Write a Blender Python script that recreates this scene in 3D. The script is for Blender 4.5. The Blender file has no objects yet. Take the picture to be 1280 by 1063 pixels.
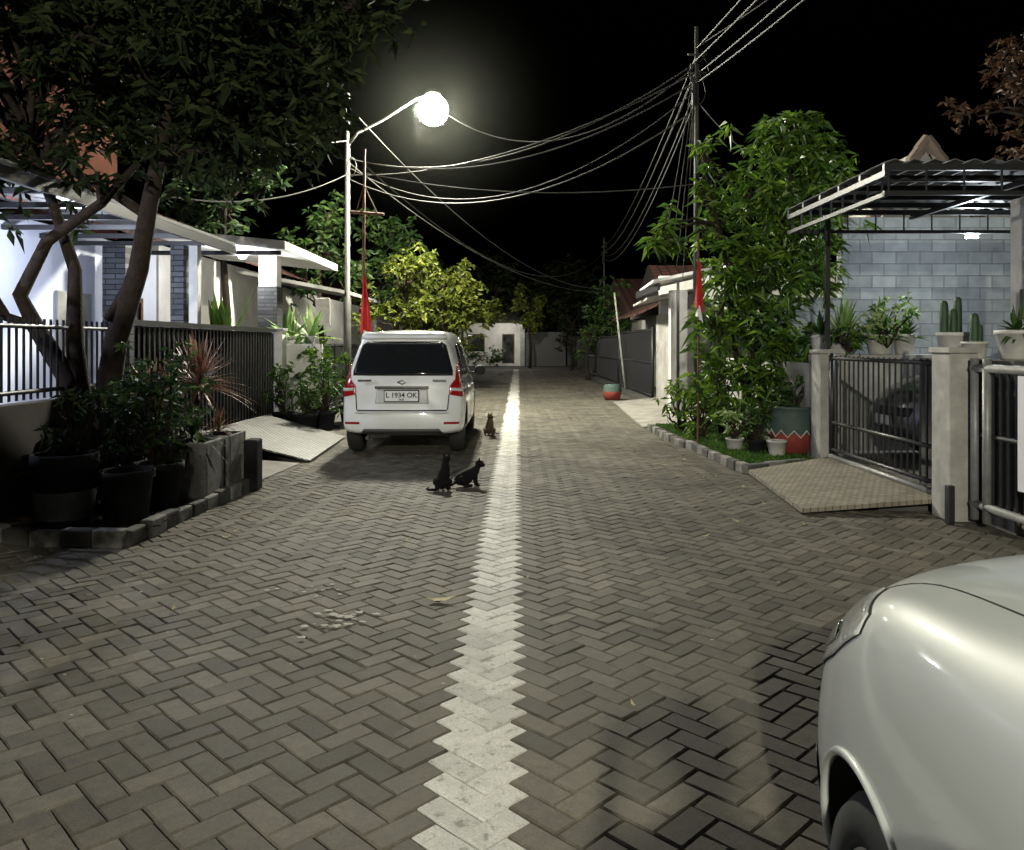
import bpy, bmesh, math, random
import numpy as np
from mathutils import Vector, Matrix
from mathutils.bvhtree import BVHTree
random.seed(7); rng=np.random.default_rng(7)
S=bpy.context.scene
COL=S.collection
# ---------------------------------------------------------------- materials
def mat(name,col,rough=0.6,metal=0.0,nscale=0,namt=0.3,bump=0.0,coat=0.0,col2=None,emit=None,estr=0,trans=0,spec=None):
    m=bpy.data.materials.new(name); m.use_nodes=True
    nt=m.node_tree; b=nt.nodes['Principled BSDF']
    b.inputs['Base Color'].default_value=(*col,1); b.inputs['Roughness'].default_value=rough
    b.inputs['Metallic'].default_value=metal; b.inputs['Coat Weight'].default_value=coat
    b.inputs['Coat Roughness'].default_value=0.06
    if spec is not None: b.inputs['Specular IOR Level'].default_value=spec
    if trans: b.inputs['Transmission Weight'].default_value=trans
    if emit: b.inputs['Emission Color'].default_value=(*emit,1); b.inputs['Emission Strength'].default_value=estr
    if nscale:
        tc=nt.nodes.new('ShaderNodeTexCoord'); n=nt.nodes.new('ShaderNodeTexNoise')
        n.inputs['Scale'].default_value=nscale; n.inputs['Detail'].default_value=6; n.inputs['Roughness'].default_value=0.65
        nt.links.new(tc.outputs['Object'],n.inputs['Vector'])
        r=nt.nodes.new('ShaderNodeValToRGB'); r.color_ramp.elements[0].position=0.3; r.color_ramp.elements[1].position=0.7
        c2=col2 or tuple(c*(1-namt) for c in col)
        r.color_ramp.elements[0].color=(*c2,1); r.color_ramp.elements[1].color=(*col,1)
        nt.links.new(n.outputs['Fac'],r.inputs['Fac']); nt.links.new(r.outputs['Color'],b.inputs['Base Color'])
        if bump:
            bp=nt.nodes.new('ShaderNodeBump'); bp.inputs['Strength'].default_value=bump; bp.inputs['Distance'].default_value=0.01
            n2=nt.nodes.new('ShaderNodeTexNoise'); n2.inputs['Scale'].default_value=nscale*6; n2.inputs['Detail'].default_value=4
            nt.links.new(tc.outputs['Object'],n2.inputs['Vector'])
            nt.links.new(n2.outputs['Fac'],bp.inputs['Height']); nt.links.new(bp.outputs['Normal'],b.inputs['Normal'])
    return m
def leafmat(name,c1,c2,c3,rough=0.5,spec=0.35,tr_=0.3):
    m=bpy.data.materials.new(name); m.use_nodes=True; nt=m.node_tree; b=nt.nodes['Principled BSDF']
    a=nt.nodes.new('ShaderNodeAttribute'); a.attribute_name='rnd'
    r=nt.nodes.new('ShaderNodeValToRGB'); r.color_ramp.elements[0].color=(*c1,1); r.color_ramp.elements[1].color=(*c3,1)
    e=r.color_ramp.elements.new(0.55); e.color=(*c2,1)
    nt.links.new(a.outputs['Fac'],r.inputs['Fac']); nt.links.new(r.outputs['Color'],b.inputs['Base Color'])
    b.inputs['Roughness'].default_value=rough; b.inputs['Specular IOR Level'].default_value=spec
    tr=nt.nodes.new('ShaderNodeBsdfTranslucent'); nt.links.new(r.outputs['Color'],tr.inputs['Color'])
    mx=nt.nodes.new('ShaderNodeMixShader'); mx.inputs[0].default_value=tr_
    nt.links.new(b.outputs[0],mx.inputs[1]); nt.links.new(tr.outputs[0],mx.inputs[2])
    nt.links.new(mx.outputs[0],nt.nodes['Material Output'].inputs['Surface'])
    return m
def blockmat(name,c1,c2,mortar,scale,bw=0.5,rh=0.25,ms=0.015,rough=0.8,axis='XZ'):
    m=bpy.data.materials.new(name); m.use_nodes=True; nt=m.node_tree; b=nt.nodes['Principled BSDF']
    tc=nt.nodes.new('ShaderNodeTexCoord'); sx=nt.nodes.new('ShaderNodeSeparateXYZ'); cx=nt.nodes.new('ShaderNodeCombineXYZ')
    nt.links.new(tc.outputs['Object'],sx.inputs[0])
    nt.links.new(sx.outputs[axis[0]],cx.inputs[0]); nt.links.new(sx.outputs[axis[1]],cx.inputs[1])
    br=nt.nodes.new('ShaderNodeTexBrick'); nt.links.new(cx.outputs[0],br.inputs['Vector'])
    br.inputs['Color1'].default_value=(*c1,1); br.inputs['Color2'].default_value=(*c2,1); br.inputs['Mortar'].default_value=(*mortar,1)
    br.inputs['Scale'].default_value=scale; br.inputs['Brick Width'].default_value=bw; br.inputs['Row Height'].default_value=rh; br.inputs['Mortar Size'].default_value=ms
    n=nt.nodes.new('ShaderNodeTexNoise'); n.inputs['Scale'].default_value=5; n.inputs['Detail'].default_value=6
    nt.links.new(tc.outputs['Object'],n.inputs['Vector'])
    mx=nt.nodes.new('ShaderNodeMix'); mx.data_type='RGBA'; mx.blend_type='MULTIPLY'; mx.inputs[0].default_value=0.6
    nt.links.new(br.outputs['Color'],mx.inputs[6]); nt.links.new(n.outputs['Fac'],mx.inputs[7]); nt.links.new(mx.outputs[2],b.inputs['Base Color'])
    bp=nt.nodes.new('ShaderNodeBump'); bp.inputs['Strength'].default_value=0.6; bp.inputs['Distance'].default_value=0.01; bp.invert=True
    nt.links.new(br.outputs['Fac'],bp.inputs['Height']); nt.links.new(bp.outputs['Normal'],b.inputs['Normal'])
    b.inputs['Roughness'].default_value=rough
    return m
M={}
M['ground']=mat('joint_sand',(0.045,0.039,0.031),0.95,nscale=3,namt=0.5)
M['soil']=mat('soil',(0.035,0.027,0.02),0.95,nscale=8,namt=0.6,bump=0.6)
M['conc']=mat('concrete',(0.30,0.28,0.25),0.85,nscale=2.5,namt=0.55,bump=0.4)
M['concd']=mat('concrete_dark',(0.09,0.088,0.08),0.9,nscale=4,namt=0.6,bump=0.4)
M['concm']=mat('concrete_planter_grey',(0.20,0.195,0.18),0.9,nscale=7,namt=0.7,bump=0.5)
M['white']=mat('white_wall',(0.74,0.73,0.70),0.8,nscale=1.6,namt=0.3,bump=0.15)
M['whited']=mat('weathered_white',(0.40,0.39,0.36),0.8,nscale=3,namt=0.5,bump=0.3)
M['kerbw']=mat('kerb_worn_paint',(0.26,0.25,0.23),0.85,nscale=9,namt=0.75,bump=0.5)
M['bluewall']=mat('pale_blue_wall',(0.62,0.65,0.76),0.8,nscale=1.2,namt=0.2,bump=0.15)
M['black']=mat('black_steel',(0.018,0.018,0.02),0.45,nscale=10,namt=0.4)
M['blackm']=mat('black_matte',(0.012,0.012,0.013),0.7)
M['steel']=mat('galvanised_steel',(0.12,0.12,0.11),0.6,0.3,nscale=6,namt=0.4)
M['silverp']=mat('silver_rail_paint',(0.26,0.26,0.25),0.5,0.3,nscale=9,namt=0.4)
M['wood']=mat('old_wood',(0.16,0.08,0.045),0.8,nscale=8,namt=0.6)
M['bark']=mat('bark',(0.040,0.029,0.023),0.95,nscale=14,namt=0.6,bump=0.9,spec=.2)
M['brownwall']=mat('brown_wall',(0.05,0.035,0.03),0.85,nscale=3,namt=0.5)
M['polyc']=mat('canopy_sheet',(0.12,0.12,0.115),0.7,nscale=3,namt=0.5)
M['tileroof']=blockmat('roof_tiles',(0.16,0.055,0.04),(0.10,0.04,0.03),(0.02,0.01,0.01),1,0.28,0.3,0.03,axis='YX')
M['block']=blockmat('grey_block_wall',(0.36,0.39,0.40),(0.25,0.275,0.285),(0.18,0.19,0.20),1,0.36,0.18,0.008,axis='XZ')
M['stone']=blockmat('dark_stone_cladding',(0.06,0.062,0.068),(0.025,0.026,0.03),(0.01,0.01,0.01),1,0.3,0.07,0.008,axis='XZ')
M['stoneY']=blockmat('grey_stone_cladding',(0.16,0.17,0.2),(0.07,0.075,0.09),(0.02,0.02,0.02),1,0.3,0.08,0.008,axis='XZ')
M['dwtile']=blockmat('driveway_tile',(0.34,0.30,0.23),(0.26,0.23,0.18),(0.15,0.12,0.1),1,0.065,0.065,0.006,axis='XY')
M['red']=mat('red_cloth',(0.50,0.02,0.02),0.8,nscale=5,namt=0.3)
M['whitecl']=mat('white_cloth',(0.7,0.7,0.7),0.8)
M['potw']=mat('white_pot',(0.60,0.58,0.54),0.6,nscale=4,namt=0.4)
M['potb']=mat('black_pot',(0.016,0.016,0.017),0.85,nscale=6,namt=0.4,spec=.15)
M['potred']=mat('red_pot',(0.30,0.05,0.035),0.7,nscale=7,namt=0.5)
M['potteal']=mat('teal_pot',(0.06,0.10,0.085),0.7,nscale=7,namt=0.5)
M['glass']=mat('dark_glass',(0.012,0.013,0.015),0.06,coat=0.4)
M['winlit']=mat('window_lit',(0.3,0.3,0.25),0.3,emit=(1.0,0.93,0.75),estr=0.3)
M['carw']=mat('car_paint_white',(0.74,0.745,0.74),0.35,0.0,coat=1.0,nscale=2,namt=0.05)
M['cars']=mat('car_paint_silver',(0.47,0.49,0.47),0.5,0.1,coat=0.7,nscale=1.5,namt=0.05)
M['cark']=mat('car_paint_dark',(0.05,0.052,0.055),0.3,0.3,coat=1.0)
M['tyre']=mat('tyre_rubber',(0.02,0.02,0.02),0.85)
M['rim']=mat('wheel_rim',(0.42,0.42,0.43),0.35,0.8)
M['tail']=mat('tail_lamp_red',(0.30,0.008,0.01),0.15,coat=1)
M['chrome']=mat('chrome',(0.7,0.7,0.7),0.12,1.0)
M['plastic']=mat('grey_plastic',(0.06,0.06,0.06),0.5)
M['lens']=mat('headlight_lens',(0.66,0.68,0.68),0.2,0.0,coat=1,nscale=9,namt=.5)
M['gap']=mat('panel_gap',(0.01,0.01,0.01),0.9)
M['catk']=mat('black_fur',(0.007,0.006,0.006),0.9,nscale=60,namt=0.5,bump=0.6,spec=.2)
M['cato']=mat('tabby_fur',(0.13,0.085,0.05),0.9,nscale=30,namt=0.8,bump=0.6,col2=(0.022,0.018,0.014))
M['eye']=mat('cat_eye',(0.25,0.3,0.05),0.1)
M['alum']=blockmat('checker_plate',(0.46,0.45,0.43),(0.33,0.33,0.31),(0.10,0.10,0.09),1,0.09,0.06,0.018,0.5,axis='XY')
M['leafd']=leafmat('leaf_dark',(0.008,0.013,0.006),(0.018,0.027,0.010),(0.038,0.050,0.019),0.75,0.1,0.25)
M['leafm']=leafmat('leaf_shade_bush',(0.008,0.02,0.006),(0.02,0.045,0.012),(0.05,0.085,0.022),0.6,0.25,0.25)
M['leafg']=leafmat('leaf_mango',(0.02,0.055,0.008),(0.065,0.135,0.014),(0.16,0.26,0.028),0.42,0.4,0.4)
M['leafy']=leafmat('leaf_yellowgreen',(0.04,0.06,0.008),(0.11,0.14,0.018),(0.22,0.24,0.04),0.5,0.35,0.45)
M['leafb']=leafmat('leaf_bush',(0.012,0.035,0.008),(0.035,0.075,0.015),(0.08,0.13,0.03))
M['leafr']=leafmat('leaf_redbrown',(0.03,0.016,0.01),(0.075,0.034,0.02),(0.11,0.065,0.03))
M['leafc']=leafmat('leaf_cordyline',(0.10,0.04,0.03),(0.20,0.10,0.07),(0.26,0.20,0.12))
M['leafw']=leafmat('leaf_variegated',(0.06,0.15,0.03),(0.22,0.34,0.10),(0.5,0.56,0.30))
M['grass']=leafmat('grass_blades',(0.02,0.06,0.01),(0.05,0.12,0.015),(0.10,0.17,0.03),0.6)
M['cactus']=mat('cactus_skin',(0.03,0.07,0.03),0.6,nscale=10,namt=0.4)
M['skin']=mat('skin',(0.35,0.2,0.13),0.6); M['shirt']=mat('shirt',(0.08,0.09,0.12),0.9); M['trouser']=mat('trousers',(0.03,0.03,0.035),0.9)
# ---------------------------------------------------------------- helpers
def empty(name,loc=(0,0,0)):
    o=bpy.data.objects.new(name,None); o.location=loc; COL.objects.link(o); o.empty_display_size=0.2; return o
def obj(name,verts,faces,m,parent=None,smooth=False):
    me=bpy.data.meshes.new(name); me.from_pydata([tuple(map(float,v)) for v in verts],[],faces); me.update()
    if m is not None: me.materials.append(m)
    if smooth: me.polygons.foreach_set('use_smooth',[True]*len(me.polygons))
    o=bpy.data.objects.new(name,me); COL.objects.link(o)
    if parent: o.parent=parent
    return o
class MB:
    def __init__(s): s.v=[]; s.f=[]
    def box(s,x0,x1,y0,y1,z0,z1):
        n=len(s.v)
        s.v+=[(x0,y0,z0),(x1,y0,z0),(x1,y1,z0),(x0,y1,z0),(x0,y0,z1),(x1,y0,z1),(x1,y1,z1),(x0,y1,z1)]
        s.f+=[tuple(n+i for i in q) for q in ((0,3,2,1),(4,5,6,7),(0,1,5,4),(1,2,6,5),(2,3,7,6),(3,0,4,7))]; return s
    def tube(s,pts,rad,k=8,cap=True):
        pts=[Vector(p) for p in pts]; n0=len(s.v)
        if not hasattr(rad,'__len__'): rad=[rad]*len(pts)
        up=None
        for i,p in enumerate(pts):
            d=(pts[min(i+1,len(pts)-1)]-pts[max(i-1,0)])
            if d.length<1e-9: d=Vector((0,0,1))
            d.normalize()
            if up is None:
                up=Vector((1,0,0)) if abs(d.z)>0.7 else Vector((0,0,1))
            a=(up-d*up.dot(d)).normalized(); up=a; b=d.cross(a)
            for j in range(k):
                t=2*math.pi*j/k; s.v.append(tuple(p+(a*math.cos(t)+b*math.sin(t))*rad[i]))
        for i in range(len(pts)-1):
            for j in range(k):
                a0=n0+i*k+j; a1=n0+i*k+(j+1)%k
                s.f.append((a0,a1,a1+k,a0+k))
        if cap:
            s.f.append(tuple(n0+j for j in reversed(range(k)))); s.f.append(tuple(n0+(len(pts)-1)*k+j for j in range(k)))
        return s
    def lathe(s,prof,c,k=24):
        n0=len(s.v)
        for r,z in prof:
            for j in range(k):
                t=2*math.pi*j/k; s.v.append((c[0]+r*math.cos(t),c[1]+r*math.sin(t),c[2]+z))
        for i in range(len(prof)-1):
            for j in range(k):
                a0=n0+i*k+j; a1=n0+i*k+(j+1)%k; s.f.append((a0,a1,a1+k,a0+k))
        return s
    def quad(s,a,b,c,d):
        n=len(s.v); s.v+=[a,b,c,d]; s.f.append((n,n+1,n+2,n+3)); return s
    def make(s,name,m,parent=None,smooth=False,bevel=0):
        o=obj(name,s.v,s.f,m,parent,smooth)
        if bevel:
            b=o.modifiers.new('b','BEVEL'); b.width=bevel; b.segments=2; b.limit_method='ANGLE'
        return o
def box(name,x0,x1,y0,y1,z0,z1,m,parent=None,bevel=0.008):
    return MB().box(x0,x1,y0,y1,z0,z1).make(name,m,parent,bevel=bevel)
def leaves(name,P,D,L,W,m,parent=None,droop=0.25):
    P=np.array(P,float); D=np.array(D,float); n=len(P); L=np.broadcast_to(np.array(L,float),(n,)); W=np.broadcast_to(np.array(W,float),(n,))
    D/= np.linalg.norm(D,axis=1)[:,None]+1e-9
    R=rng.normal(size=(n,3)); R[:,2]*=0.5
    s=np.cross(D,R); s/=np.linalg.norm(s,axis=1)[:,None]+1e-9
    nn=np.cross(s,D)
    Lc=L[:,None]; Wc=W[:,None]
    a=P; mid=P+D*Lc*0.45; tip=P+D*Lc; tip[:,2]-=(L*droop)
    fold=nn*Wc*0.25
    l=mid+s*Wc*0.5+fold; r=mid-s*Wc*0.5+fold
    l[:,2]-=L*droop*0.25; r[:,2]-=L*droop*0.25
    V=np.stack([a,l,tip,r],1).reshape(-1,3)
    idx=np.arange(n)*4
    F=np.concatenate([np.stack([idx,idx+1,idx+2],1),np.stack([idx,idx+2,idx+3],1)],0)
    me=bpy.data.meshes.new(name); me.from_pydata(V.tolist(),[],F.tolist()); me.update()
    v=rng.random(n); at=me.attributes.new('rnd','FLOAT','FACE'); at.data.foreach_set('value',np.concatenate([v,v]))
    me.materials.append(m); o=bpy.data.objects.new(name,me); COL.objects.link(o)
    if parent: o.parent=parent
    return o
def blobpts(blobs,dens,shell=0.35):
    out=[]
    for b in blobs:
        x,y,z,r=b[:4]; rx,ry,rz=(r,r,r) if len(b)<7 else b[4:7]
        n=max(3,int(dens*4.19*rx*ry*rz))
        u=rng.normal(size=(n,3)); u/=np.linalg.norm(u,axis=1)[:,None]
        rad=rng.random(n)**shell
        rad*=1+0.22*rng.normal(size=n)
        out.append(np.array([x,y,z])+u*rad[:,None]*np.array([rx,ry,rz]))
    return np.concatenate(out,0)
def whorls(name,blobs,dens,nl,L,W,m,parent=None,droop=0.35,up=0.1,spread=1.0):
    C=blobpts(blobs,dens); k=len(C); 
    P=np.repeat(C,nl,0); D=rng.normal(size=(k*nl,3)); D[:,2]=D[:,2]*0.5*spread+up
    P=P+rng.normal(size=P.shape)*L*0.15
    LL=L*(0.6+0.7*rng.random(k*nl)); WW=W*(0.7+0.5*rng.random(k*nl))
    return leaves(name,P,D,LL,WW,m,parent,droop),C
def branches(mb,start,targets,r0,wob=0.06):
    for t in targets:
        s=Vector(start); t=Vector(t); n=6; pts=[];rad=[]
        for i in range(n+1):
            f=i/n; p=s.lerp(t,f); p.z+=0.12*math.sin(f*math.pi)*(t-s).length*0.5
            if 0<i<n: p+=Vector((random.gauss(0,wob),random.gauss(0,wob),random.gauss(0,wob*0.6)))
            pts.append(p); rad.append(r0*(1-0.8*f)+0.004)
        mb.tube(pts,rad,6)
def spiky(name,c,n,L,W,m,parent=None,up=0.4,droop=0.5):
    mb=MB(); vals=[]
    for i in range(n):
        a=random.random()*6.283; e=random.uniform(-0.3,1.3)*1.0+up*0.3; l=L*random.uniform(0.65,1.1); w=W*random.uniform(.7,1.2)
        d=Vector((math.cos(a)*math.cos(e),math.sin(a)*math.cos(e),math.sin(e))); s=Vector((-math.sin(a),math.cos(a),0))
        n0=len(mb.v); seg=5
        for k in range(seg+1):
            f=k/seg; p=Vector(c)+d*l*f; p.z-=droop*l*f*f*math.cos(e)*0.8
            ww=w*math.sin(math.pi*min(0.98,f*0.85+0.12))*0.5
            mb.v+= [tuple(p-s*ww),tuple(p-Vector((0,0,ww*0.4))),tuple(p+s*ww)]
        for k in range(seg):
            b=n0+k*3; mb.f+=[(b,b+1,b+4,b+3),(b+1,b+2,b+5,b+4)]; 
        vals+= [random.random()]*(seg*2)
    o=mb.make(name,m,parent); at=o.data.attributes.new('rnd','FLOAT','FACE'); at.data.foreach_set('value',vals); return o
def light(name,loc,e,col,r=0.1,kind='POINT',parent=None,**kw):
    l=bpy.data.lights.new(name,kind); l.energy=e; l.color=col
    if kind in('POINT','SPOT'): l.shadow_soft_size=r
    for k,v in kw.items(): setattr(l,k,v)
    o=bpy.data.objects.new(name,l); o.location=loc; COL.objects.link(o)
    if parent: o.parent=parent
    return o
def organic(name,bones,vox,m,parent=None,smooth=6):
    bm=bmesh.new()
    for p0,r0,p1,r1 in bones:
        p0=Vector(p0);p1=Vector(p1); n=max(2,int((p1-p0).length/(0.35*min(r0,r1)))+1)
        for i in range(n+1):
            f=i/n; bmesh.ops.create_icosphere(bm,subdivisions=2,radius=r0+(r1-r0)*f,matrix=Matrix.Translation(p0.lerp(p1,f)))
    me=bpy.data.meshes.new(name); bm.to_mesh(me); bm.free(); me.materials.append(m)
    o=bpy.data.objects.new(name,me); COL.objects.link(o)
    r=o.modifiers.new('r','REMESH'); r.mode='VOXEL'; r.voxel_size=vox; r.use_smooth_shade=True
    s=o.modifiers.new('s','SMOOTH'); s.iterations=smooth; s.factor=0.5
    if parent: o.parent=parent
    return o
def apply_mods(o):
    dg=bpy.context.evaluated_depsgraph_get(); dg.update(); me=bpy.data.meshes.new_from_object(o.evaluated_get(dg)); o.modifiers.clear(); o.data=me

# ---------------------------------------------------------------- ground and paving
g=200
obj('ground',[(-g,-g,-0.018),(g,-g,-0.018),(g,g,-0.018),(-g,g,-0.018)],[(0,1,2,3)],M['ground'])
W=0.105; s2=math.sqrt(2); yaw=0.0086
X0,X1,Y0,Y1=-5.2,4.3,-3.0,47.0
Hs=[];Vs=[]
j=np.arange(-200,int(48/W*s2)+200)
for k in range(int(X0/0.29)-3,int(X1/0.29)+4):
    c=j+4*k; u=(c+1.0)*W; v=(j+0.5)*W; Hs.append(np.stack([u,v,np.full(len(j),k)],1))
    c=j-1+4*k; u=(c+0.5)*W; v=(j+1.0)*W; Vs.append(np.stack([u,v,np.full(len(j),k)],1))
def conv(A,ang):
    X=(A[:,0]-A[:,1])/s2; Y=(A[:,0]+A[:,1])/s2; k=A[:,2]
    x=X-0.11+yaw*Y
    ok=(x>X0)&(x<X1)&(Y>Y0)&(Y<Y1)
    return np.stack([x[ok],Y[ok],np.full(ok.sum(),ang),(k[ok]==0)*1.0],1)
B=np.concatenate([conv(np.concatenate(Hs),math.pi/4),conv(np.concatenate(Vs),3*math.pi/4)])
n=len(B)
def ring(hl,hw,z):
    loc=np.array([[-hl,-hw],[hl,-hw],[hl,hw],[-hl,hw]])
    ca=np.cos(B[:,2]+jit)[:,None]; sa=np.sin(B[:,2]+jit)[:,None]
    x=B[:,0][:,None]+loc[:,0]*ca-loc[:,1]*sa; y=B[:,1][:,None]+loc[:,0]*sa+loc[:,1]*ca
    zz=z+hz[:,None]+loc[:,0]*tx[:,None]+loc[:,1]*ty[:,None]
    return np.stack([x,y,zz],2)
jit=rng.normal(size=n)*0.012; hz=rng.normal(size=n)*0.0012; tx=rng.normal(size=n)*0.012; ty=rng.normal(size=n)*0.02
hz+=0.006*np.sin(B[:,0]*1.7+1)*np.sin(B[:,1]*0.9)+0.004*np.sin(B[:,0]*3.1+B[:,1]*2.3)-0.006
R0=ring(0.105-0.008,0.0525-0.008,0.0); R1=ring(0.105-0.0025,0.0525-0.0025,-0.006); R2=ring(0.105-0.0025,0.0525-0.0025,-0.03)
V=np.concatenate([R0,R1,R2],1).reshape(-1,3)
base=np.arange(n)*12
FF=[np.stack([base+i for i in (0,1,2,3)],1)]
for o in (0,4):
    for i in range(4):
        a=o+i;b=o+(i+1)%4; FF.append(np.stack([base+a+4,base+b+4,base+b,base+a],1))
F=np.concatenate(FF,0)
me=bpy.data.meshes.new('road'); me.from_pydata(V.tolist(),[],F.tolist()); me.update()
rv=rng.random(n); at=me.attributes.new('rnd','FLOAT','FACE'); at.data.foreach_set('value',np.tile(rv,9))
white=(B[:,3]>0.5)
me.polygons.foreach_set('material_index',np.tile(white.astype(np.int32),9))
def brickmat(name,dark,light_,paint=False):
    m=bpy.data.materials.new(name); m.use_nodes=True; nt=m.node_tree; b=nt.nodes['Principled BSDF']; N=nt.nodes.new; Lk=nt.links.new
    a=N('ShaderNodeAttribute'); a.attribute_name='rnd'
    r=N('ShaderNodeValToRGB'); r.color_ramp.elements[0].color=(*dark,1); r.color_ramp.elements[1].color=(*light_,1); Lk(a.outputs['Fac'],r.inputs['Fac'])
    tc=N('ShaderNodeTexCoord')
    def noise(sc,d=5):
        x=N('ShaderNodeTexNoise'); x.inputs['Scale'].default_value=sc; x.inputs['Detail'].default_value=d; x.inputs['Roughness'].default_value=0.65; Lk(tc.outputs['Object'],x.inputs['Vector']); return x
    n1=noise(0.55,4); n2=noise(14,6); n3=noise(160,3)
    def mr(x,a0,a1,b0,b1):
        q=N('ShaderNodeMapRange'); q.inputs[1].default_value=a0;q.inputs[2].default_value=a1;q.inputs[3].default_value=b0;q.inputs[4].default_value=b1; Lk(x,q.inputs[0]); return q.outputs[0]
    mu=N('ShaderNodeMath'); mu.operation='MULTIPLY'
    if paint: Lk(mr(n1.outputs['Fac'],0.3,0.7,0.85,1.1),mu.inputs[0]); Lk(mr(n2.outputs['Fac'],0.3,0.7,0.82,1.1),mu.inputs[1])
    else: Lk(mr(n1.outputs['Fac'],0.3,0.7,0.62,1.3),mu.inputs[0]); Lk(mr(n2.outputs['Fac'],0.3,0.7,0.65,1.25),mu.inputs[1])
    mu2=N('ShaderNodeMath'); mu2.operation='MULTIPLY'; Lk(mu.outputs[0],mu2.inputs[0]); Lk(mr(n3.outputs['Fac'],0.3,0.7,0.75,1.2),mu2.inputs[1])
    vm=N('ShaderNodeVectorMath'); vm.operation='SCALE'; Lk(mu2.outputs[0],vm.inputs['Scale'])
    if paint:
        n4=noise(22,8); mx=N('ShaderNodeMix'); mx.data_type='RGBA'; Lk(mr(n4.outputs['Fac'],0.33,0.45,0.3,1),mx.inputs[0])
        mx.inputs[6].default_value=(0.17,0.16,0.14,1); Lk(r.outputs['Color'],mx.inputs[7]); Lk(mx.outputs[2],vm.inputs[0])
    else: Lk(r.outputs['Color'],vm.inputs[0])
    Lk(vm.outputs[0],b.inputs['Base Color'])
    Lk(mr(n2.outputs['Fac'],0.3,0.7,0.66,0.88),b.inputs['Roughness']); b.inputs['Specular IOR Level'].default_value=0.25
    bp=N('ShaderNodeBump'); bp.inputs['Strength'].default_value=0.7; bp.inputs['Distance'].default_value=0.003; Lk(n3.outputs['Fac'],bp.inputs['Height']); Lk(bp.outputs['Normal'],b.inputs['Normal'])
    return m
me.materials.append(brickmat('paving_block',(0.075,0.068,0.054),(0.145,0.132,0.106)))
me.materials.append(brickmat('paving_block_painted',(0.44,0.43,0.40),(0.64,0.63,0.59),True))
o=bpy.data.objects.new('road',me); COL.objects.link(o)
box('cross_road',-40,40,47.0,53,-0.2,-0.008,M['concd'],bevel=0)

def flat_blob(mb,x,y,r,z=0.012,k=9):
    n0=len(mb.v); c=(x,y,z); mb.v.append(c)
    for i in range(k):
        t=6.283*i/k; q=r*random.uniform(.5,1.2); mb.v.append((x+q*1.5*math.cos(t),y+q*math.sin(t),z-0.003))
    for i in range(k): mb.f.append((n0,n0+1+i,n0+1+(i+1)%k))
mb=MB()
for i in range(30): flat_blob(mb,-0.92+random.gauss(0,.08),4.32+random.gauss(0,.10),random.uniform(.005,.024))
for i in range(18): flat_blob(mb,-1.22+random.gauss(0,.14),4.85+random.gauss(0,.12),random.uniform(.004,.015))
for i in range(40): flat_blob(mb,random.uniform(-2.5,1.8),random.uniform(3.2,9),random.uniform(.003,.011))
mb.make('paint_splatter',mat('dried_splatter',(0.50,0.48,0.43),0.9,nscale=40,namt=.4))
mb=MB()
LL_=[(-0.41,4.66,0.1,.17),(0.1,5.1,1.0,.06),(-1.9,4.5,2,.07),(-0.8,6.1,.6,.07),(1.5,6.2,.3,.08),(-1.45,7.1,2.2,.06),(0.9,7.6,1.2,.06),(-2.3,6.9,.4,.08),(0.5,3.3,2.0,.04)]
LL_+=[(random.uniform(-2.7,-1.9),random.uniform(4,9),random.uniform(0,6),random.uniform(.04,.08)) for _ in range(14)]+[(random.uniform(1.7,2.5),random.uniform(6.5,12),random.uniform(0,6),random.uniform(.05,.12)) for _ in range(14)]
for (x,y,a,l) in LL_:
    d=Vector((math.cos(a),math.sin(a),0)); s=Vector((-d.y,d.x,0)); n0=len(mb.v)
    for f,w,z in ((-.5,0.002,.022),(-.25,.15,.012),(.15,.17,.014),(.5,0.002,.03)):
        p=Vector((x,y,z))+d*l*f; mb.v+=[tuple(p-s*w*l),tuple(p+Vector((0,0,-.004))),tuple(p+s*w*l)]
    for k in range(3):
        b=n0+k*3; mb.f+=[(b,b+1,b+4,b+3),(b+1,b+2,b+5,b+4)]
mb.make('fallen_leaves',mat('dry_leaf',(0.38,0.33,0.2),0.8))

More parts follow.
